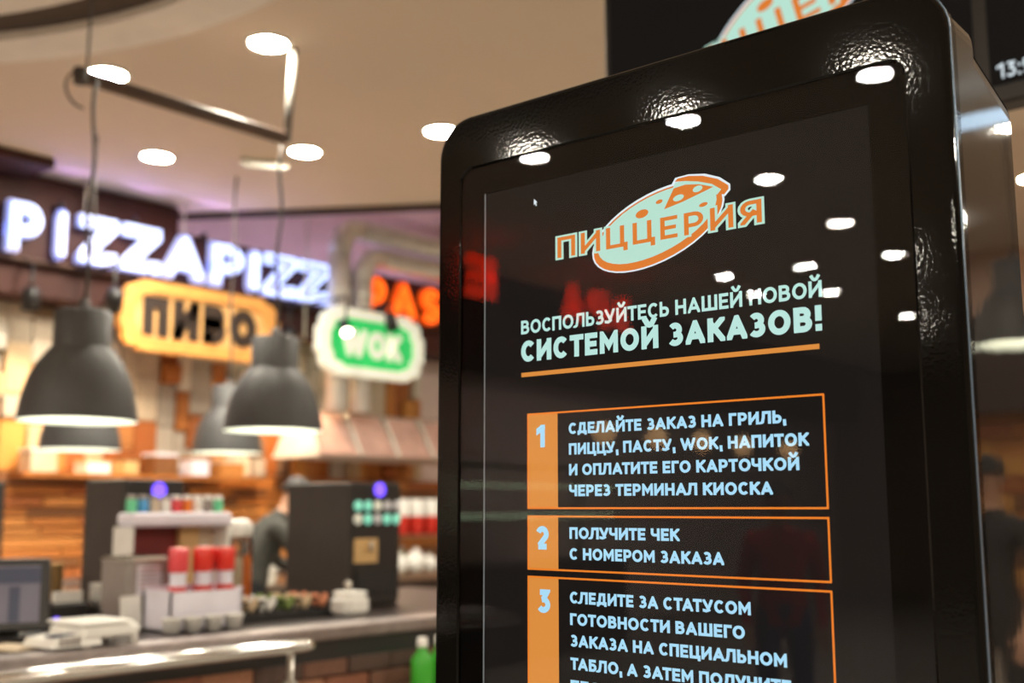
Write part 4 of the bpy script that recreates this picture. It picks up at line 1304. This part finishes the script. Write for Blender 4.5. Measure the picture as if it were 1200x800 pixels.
# local x runs toward world -y
MB().box(0, 1.75, .0, .09, 0, 1.0, bev=.008).build('cabinet', M['black'], mb_)
scr = MB().box(.03, 1.26, -.004, .001, .05, .97).build('screen', M['display'], mb_)
scr2 = MB().box(1.30, 1.72, -.004, .001, .05, .97).build('screen', M['display'], mb_)
for x in (.4, 1.35):
    MB().tube([(x, .05, 1.0), (x, .05, 1.415)], .015, M['black'], 8).build('hanger', None, mb_)
logo(scr, 0.7200, 0.4484, 2.9, -.005, math.radians(14))
text_mb('13:55', 1.318, 1.44, .066, .042, .16, -.006, M['white_px'], gap=.14).build('clock_digits', None, scr2)

# ------------------------------------------------------------------ the kiosk
KX, KY = 1.2496669, 0.5211991
kz = math.atan2(-0.99981571, 0.01919744)
kiosk = thing('order_kiosk', 'tall glossy black self service kiosk with an illuminated instruction screen', 'kiosk', (KX, KY, 0), kz)
L_, R_, TOP, BOT = -.7065, .1005, 2.1135, .70
GL, GR, GT, GB = -.6565, .0475, 2.0255, .845
# front frame with rounded outer edge
outs = [rrect(L_ + i, R_ - i, BOT + i, TOP - i, .062 - i * .6) for i in (0.0, .0012, .004, .008)]
ins = [rrect(GL - i, GR + i, GB - i, GT + i, .022 + i * .8) for i in (.003, .0)]
mb = MB()
loops = [(outs[0], .030), (outs[0], .009), (outs[1], .0045), (outs[2], .0012), (outs[3], 0.0), (ins[0], 0.0), (ins[1], .0018), (ins[1], .010)]
n = len(outs[0])
vs = []
for lp_, y in loops:
    vs += [(x, y, z) for x, z in lp_]
fs = []
for l in range(len(loops) - 1):
    for i in range(n):
        fs.append((l * n + i, l * n + (i + 1) % n, (l + 1) * n + (i + 1) % n, (l + 1) * n + i))
mb.add(vs, fs, M['frame'])
fr = mb.build('front_frame', None, kiosk)
# slim blue grey edge strip
mb = MB()
mb.ring(rrect(L_ - .0004, R_ + .0010, BOT, TOP + .0005, .062), rrect(L_ + .003, R_ - .003, BOT + .003, TOP - .003, .059), .0085, .0130, M['edge'])
mb.build('edge_strip', None, kiosk)['label'] = 'thin blue grey edge strip'
# body behind the frame: two steps deep
MB().prism(rrect(L_ + .002, R_ - .001, BOT, TOP - .010, .05), .013, .095, M['side']).build('body_front_section', None, kiosk)
a = rrect(L_ + .002, R_ - .001, BOT, TOP - .022, .06)
b = rrect(L_ + .020, R_ - .001, BOT + .01, TOP - .055, .06)
mb = MB()
n = len(a)
mb.add([(x, .095, z) for x, z in a] + [(x, .235, z) for x, z in b], [(i, (i + 1) % n, (i + 1) % n + n, i + n) for i in range(n)] + [tuple(range(n, 2 * n))], M['side'])
mb.build('body_rear_section', None, kiosk)
MB().box(L_ + .14, R_ - .14, .06, .20, .04, BOT + .02, bev=.01).build('pedestal', M['side'], kiosk)
MB().box(L_ + .02, R_ - .02, -.12, .32, 0, .04, bev=.01).build('foot_plate', M['black'], kiosk)
MB().box(-.42, -.18, -.05, .02, .76, .83, bev=.008).build('receipt_slot', M['black_plastic'], kiosk)
# border, display, cover glass
mb = MB()
ob_ = rrect(GL, GR, GB, GT, .022)
SL, SR, ST, SB = -.6115, .0010, 1.9812, .893
ib_ = rrect(SL, SR, SB, ST, .0005)
mb.ring(ob_, ib_, .0055, .0075, M['border'])
mb.build('glass_border', None, kiosk)
disp = MB().box(SL - .001, SR + .001, .0078, .010, SB - .001, ST + .001).build('display', M['display'], kiosk)
mb = MB()
q = rrect(GL + .0003, GR - .0003, GB, GT, .022)
mb.add([(x, .0025, z) for x, z in q], [tuple(range(len(q)))], M['glass'])
mb.build('cover_glass', None, kiosk)
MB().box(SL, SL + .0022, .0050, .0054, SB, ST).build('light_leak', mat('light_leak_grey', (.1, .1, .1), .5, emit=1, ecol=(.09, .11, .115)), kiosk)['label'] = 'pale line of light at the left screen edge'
YT = .0076
def dp(name, x0, x1, z0, z1, m, dy=0.0):
    return MB().add([(x0, YT - dy, z0), (x1, YT - dy, z0), (x1, YT - dy, z1), (x0, YT - dy, z1)], [(0, 1, 2, 3)], m).build(name, None, disp)
def dt(name, s, x0, x1, z0, cap, m, t=.215, gap=.115, dy=.0003):
    return text_mb(s, x0, x1, z0, cap, t, YT - dy, m, gap=gap).build(name, None, disp)
logo(disp, -.300, 1.880, 1.0, YT)
dt('heading_text', 'ВОСПОЛЬЗУЙТЕСЬ НАШЕЙ НОВОЙ', -.5407, -.0680, 1.7540, .0205, M['mint'], .20)
dt('heading_text', 'СИСТЕМОЙ ЗАКАЗОВ!', -.5407, -.0695, 1.7125, .0315, M['mint'], .25)
dp('heading_underline', -.5405, -.0742, 1.6904, 1.6968, M['orange'])
LW = .0026
for (zb, zt) in ((1.4985, 1.6362), (1.4128, 1.4895), (1.2250, 1.4045)):
    dp('number_column', -.5295, -.4740, zb, zt, M['orange'])
    MB().ring(rrect(-.5295, -.0705, zb, zt, .001, 2), rrect(-.5295 + LW, -.0705 - LW, zb + LW, zt - LW, .001, 2), YT - .0002, YT - .0001, M['orange_line']).build('step_outline', None, disp)
dt('step_number', '1', -.5125, -.4965, 1.5862, .0325, M['ice'], .27)
dt('step_number', '2', -.5140, -.4900, 1.4417, .0330, M['ice'], .25)
dt('step_number', '3', -.5120, -.4885, 1.3540, .0325, M['ice'], .25)
for s, x1, zb in (('СДЕЛАЙТЕ ЗАКАЗ НА ГРИЛЬ,', -.1215, 1.6030), ('ПИЦЦУ, ПАСТУ, WOK, НАПИТОК', -.0922, 1.5742), ('И ОПЛАТИТЕ ЕГО КАРТОЧКОЙ', -.1060, 1.5452), ('ЧЕРЕЗ ТЕРМИНАЛ КИОСКА', -.1420, 1.5162),
                  ('ПОЛУЧИТЕ ЧЕК', -.2760, 1.4575), ('С НОМЕРОМ ЗАКАЗА', -.2120, 1.4290),
                  ('СЛЕДИТЕ ЗА СТАТУСОМ', -.1770, 1.3698), ('ГОТОВНОСТИ ВАШЕГО', -.1860, 1.3405), ('ЗАКАЗА НА СПЕЦИАЛЬНОМ', -.1312, 1.3118), ('ТАБЛО, А ЗАТЕМ ПОЛУЧИТЕ', -.1270, 1.2813), ('ЕГО', -.4020, 1.2515)):
    dt('step_text', s, -.4540, x1, zb, .0160, M['ice'], .232, .10)
MB().add([(-.5158, YT - .0003, 1.9568), (-.5158, YT - .0003, 1.9470), (-.5135, YT - .0003, 1.9490), (-.5118, YT - .0003, 1.9450), (-.5100, YT - .0003, 1.9458), (-.5116, YT - .0003, 1.9500), (-.5088, YT - .0003, 1.9503)],
         [(0, 1, 2, 3, 4, 5, 6)], M['white_px']).build('mouse_pointer', None, disp)
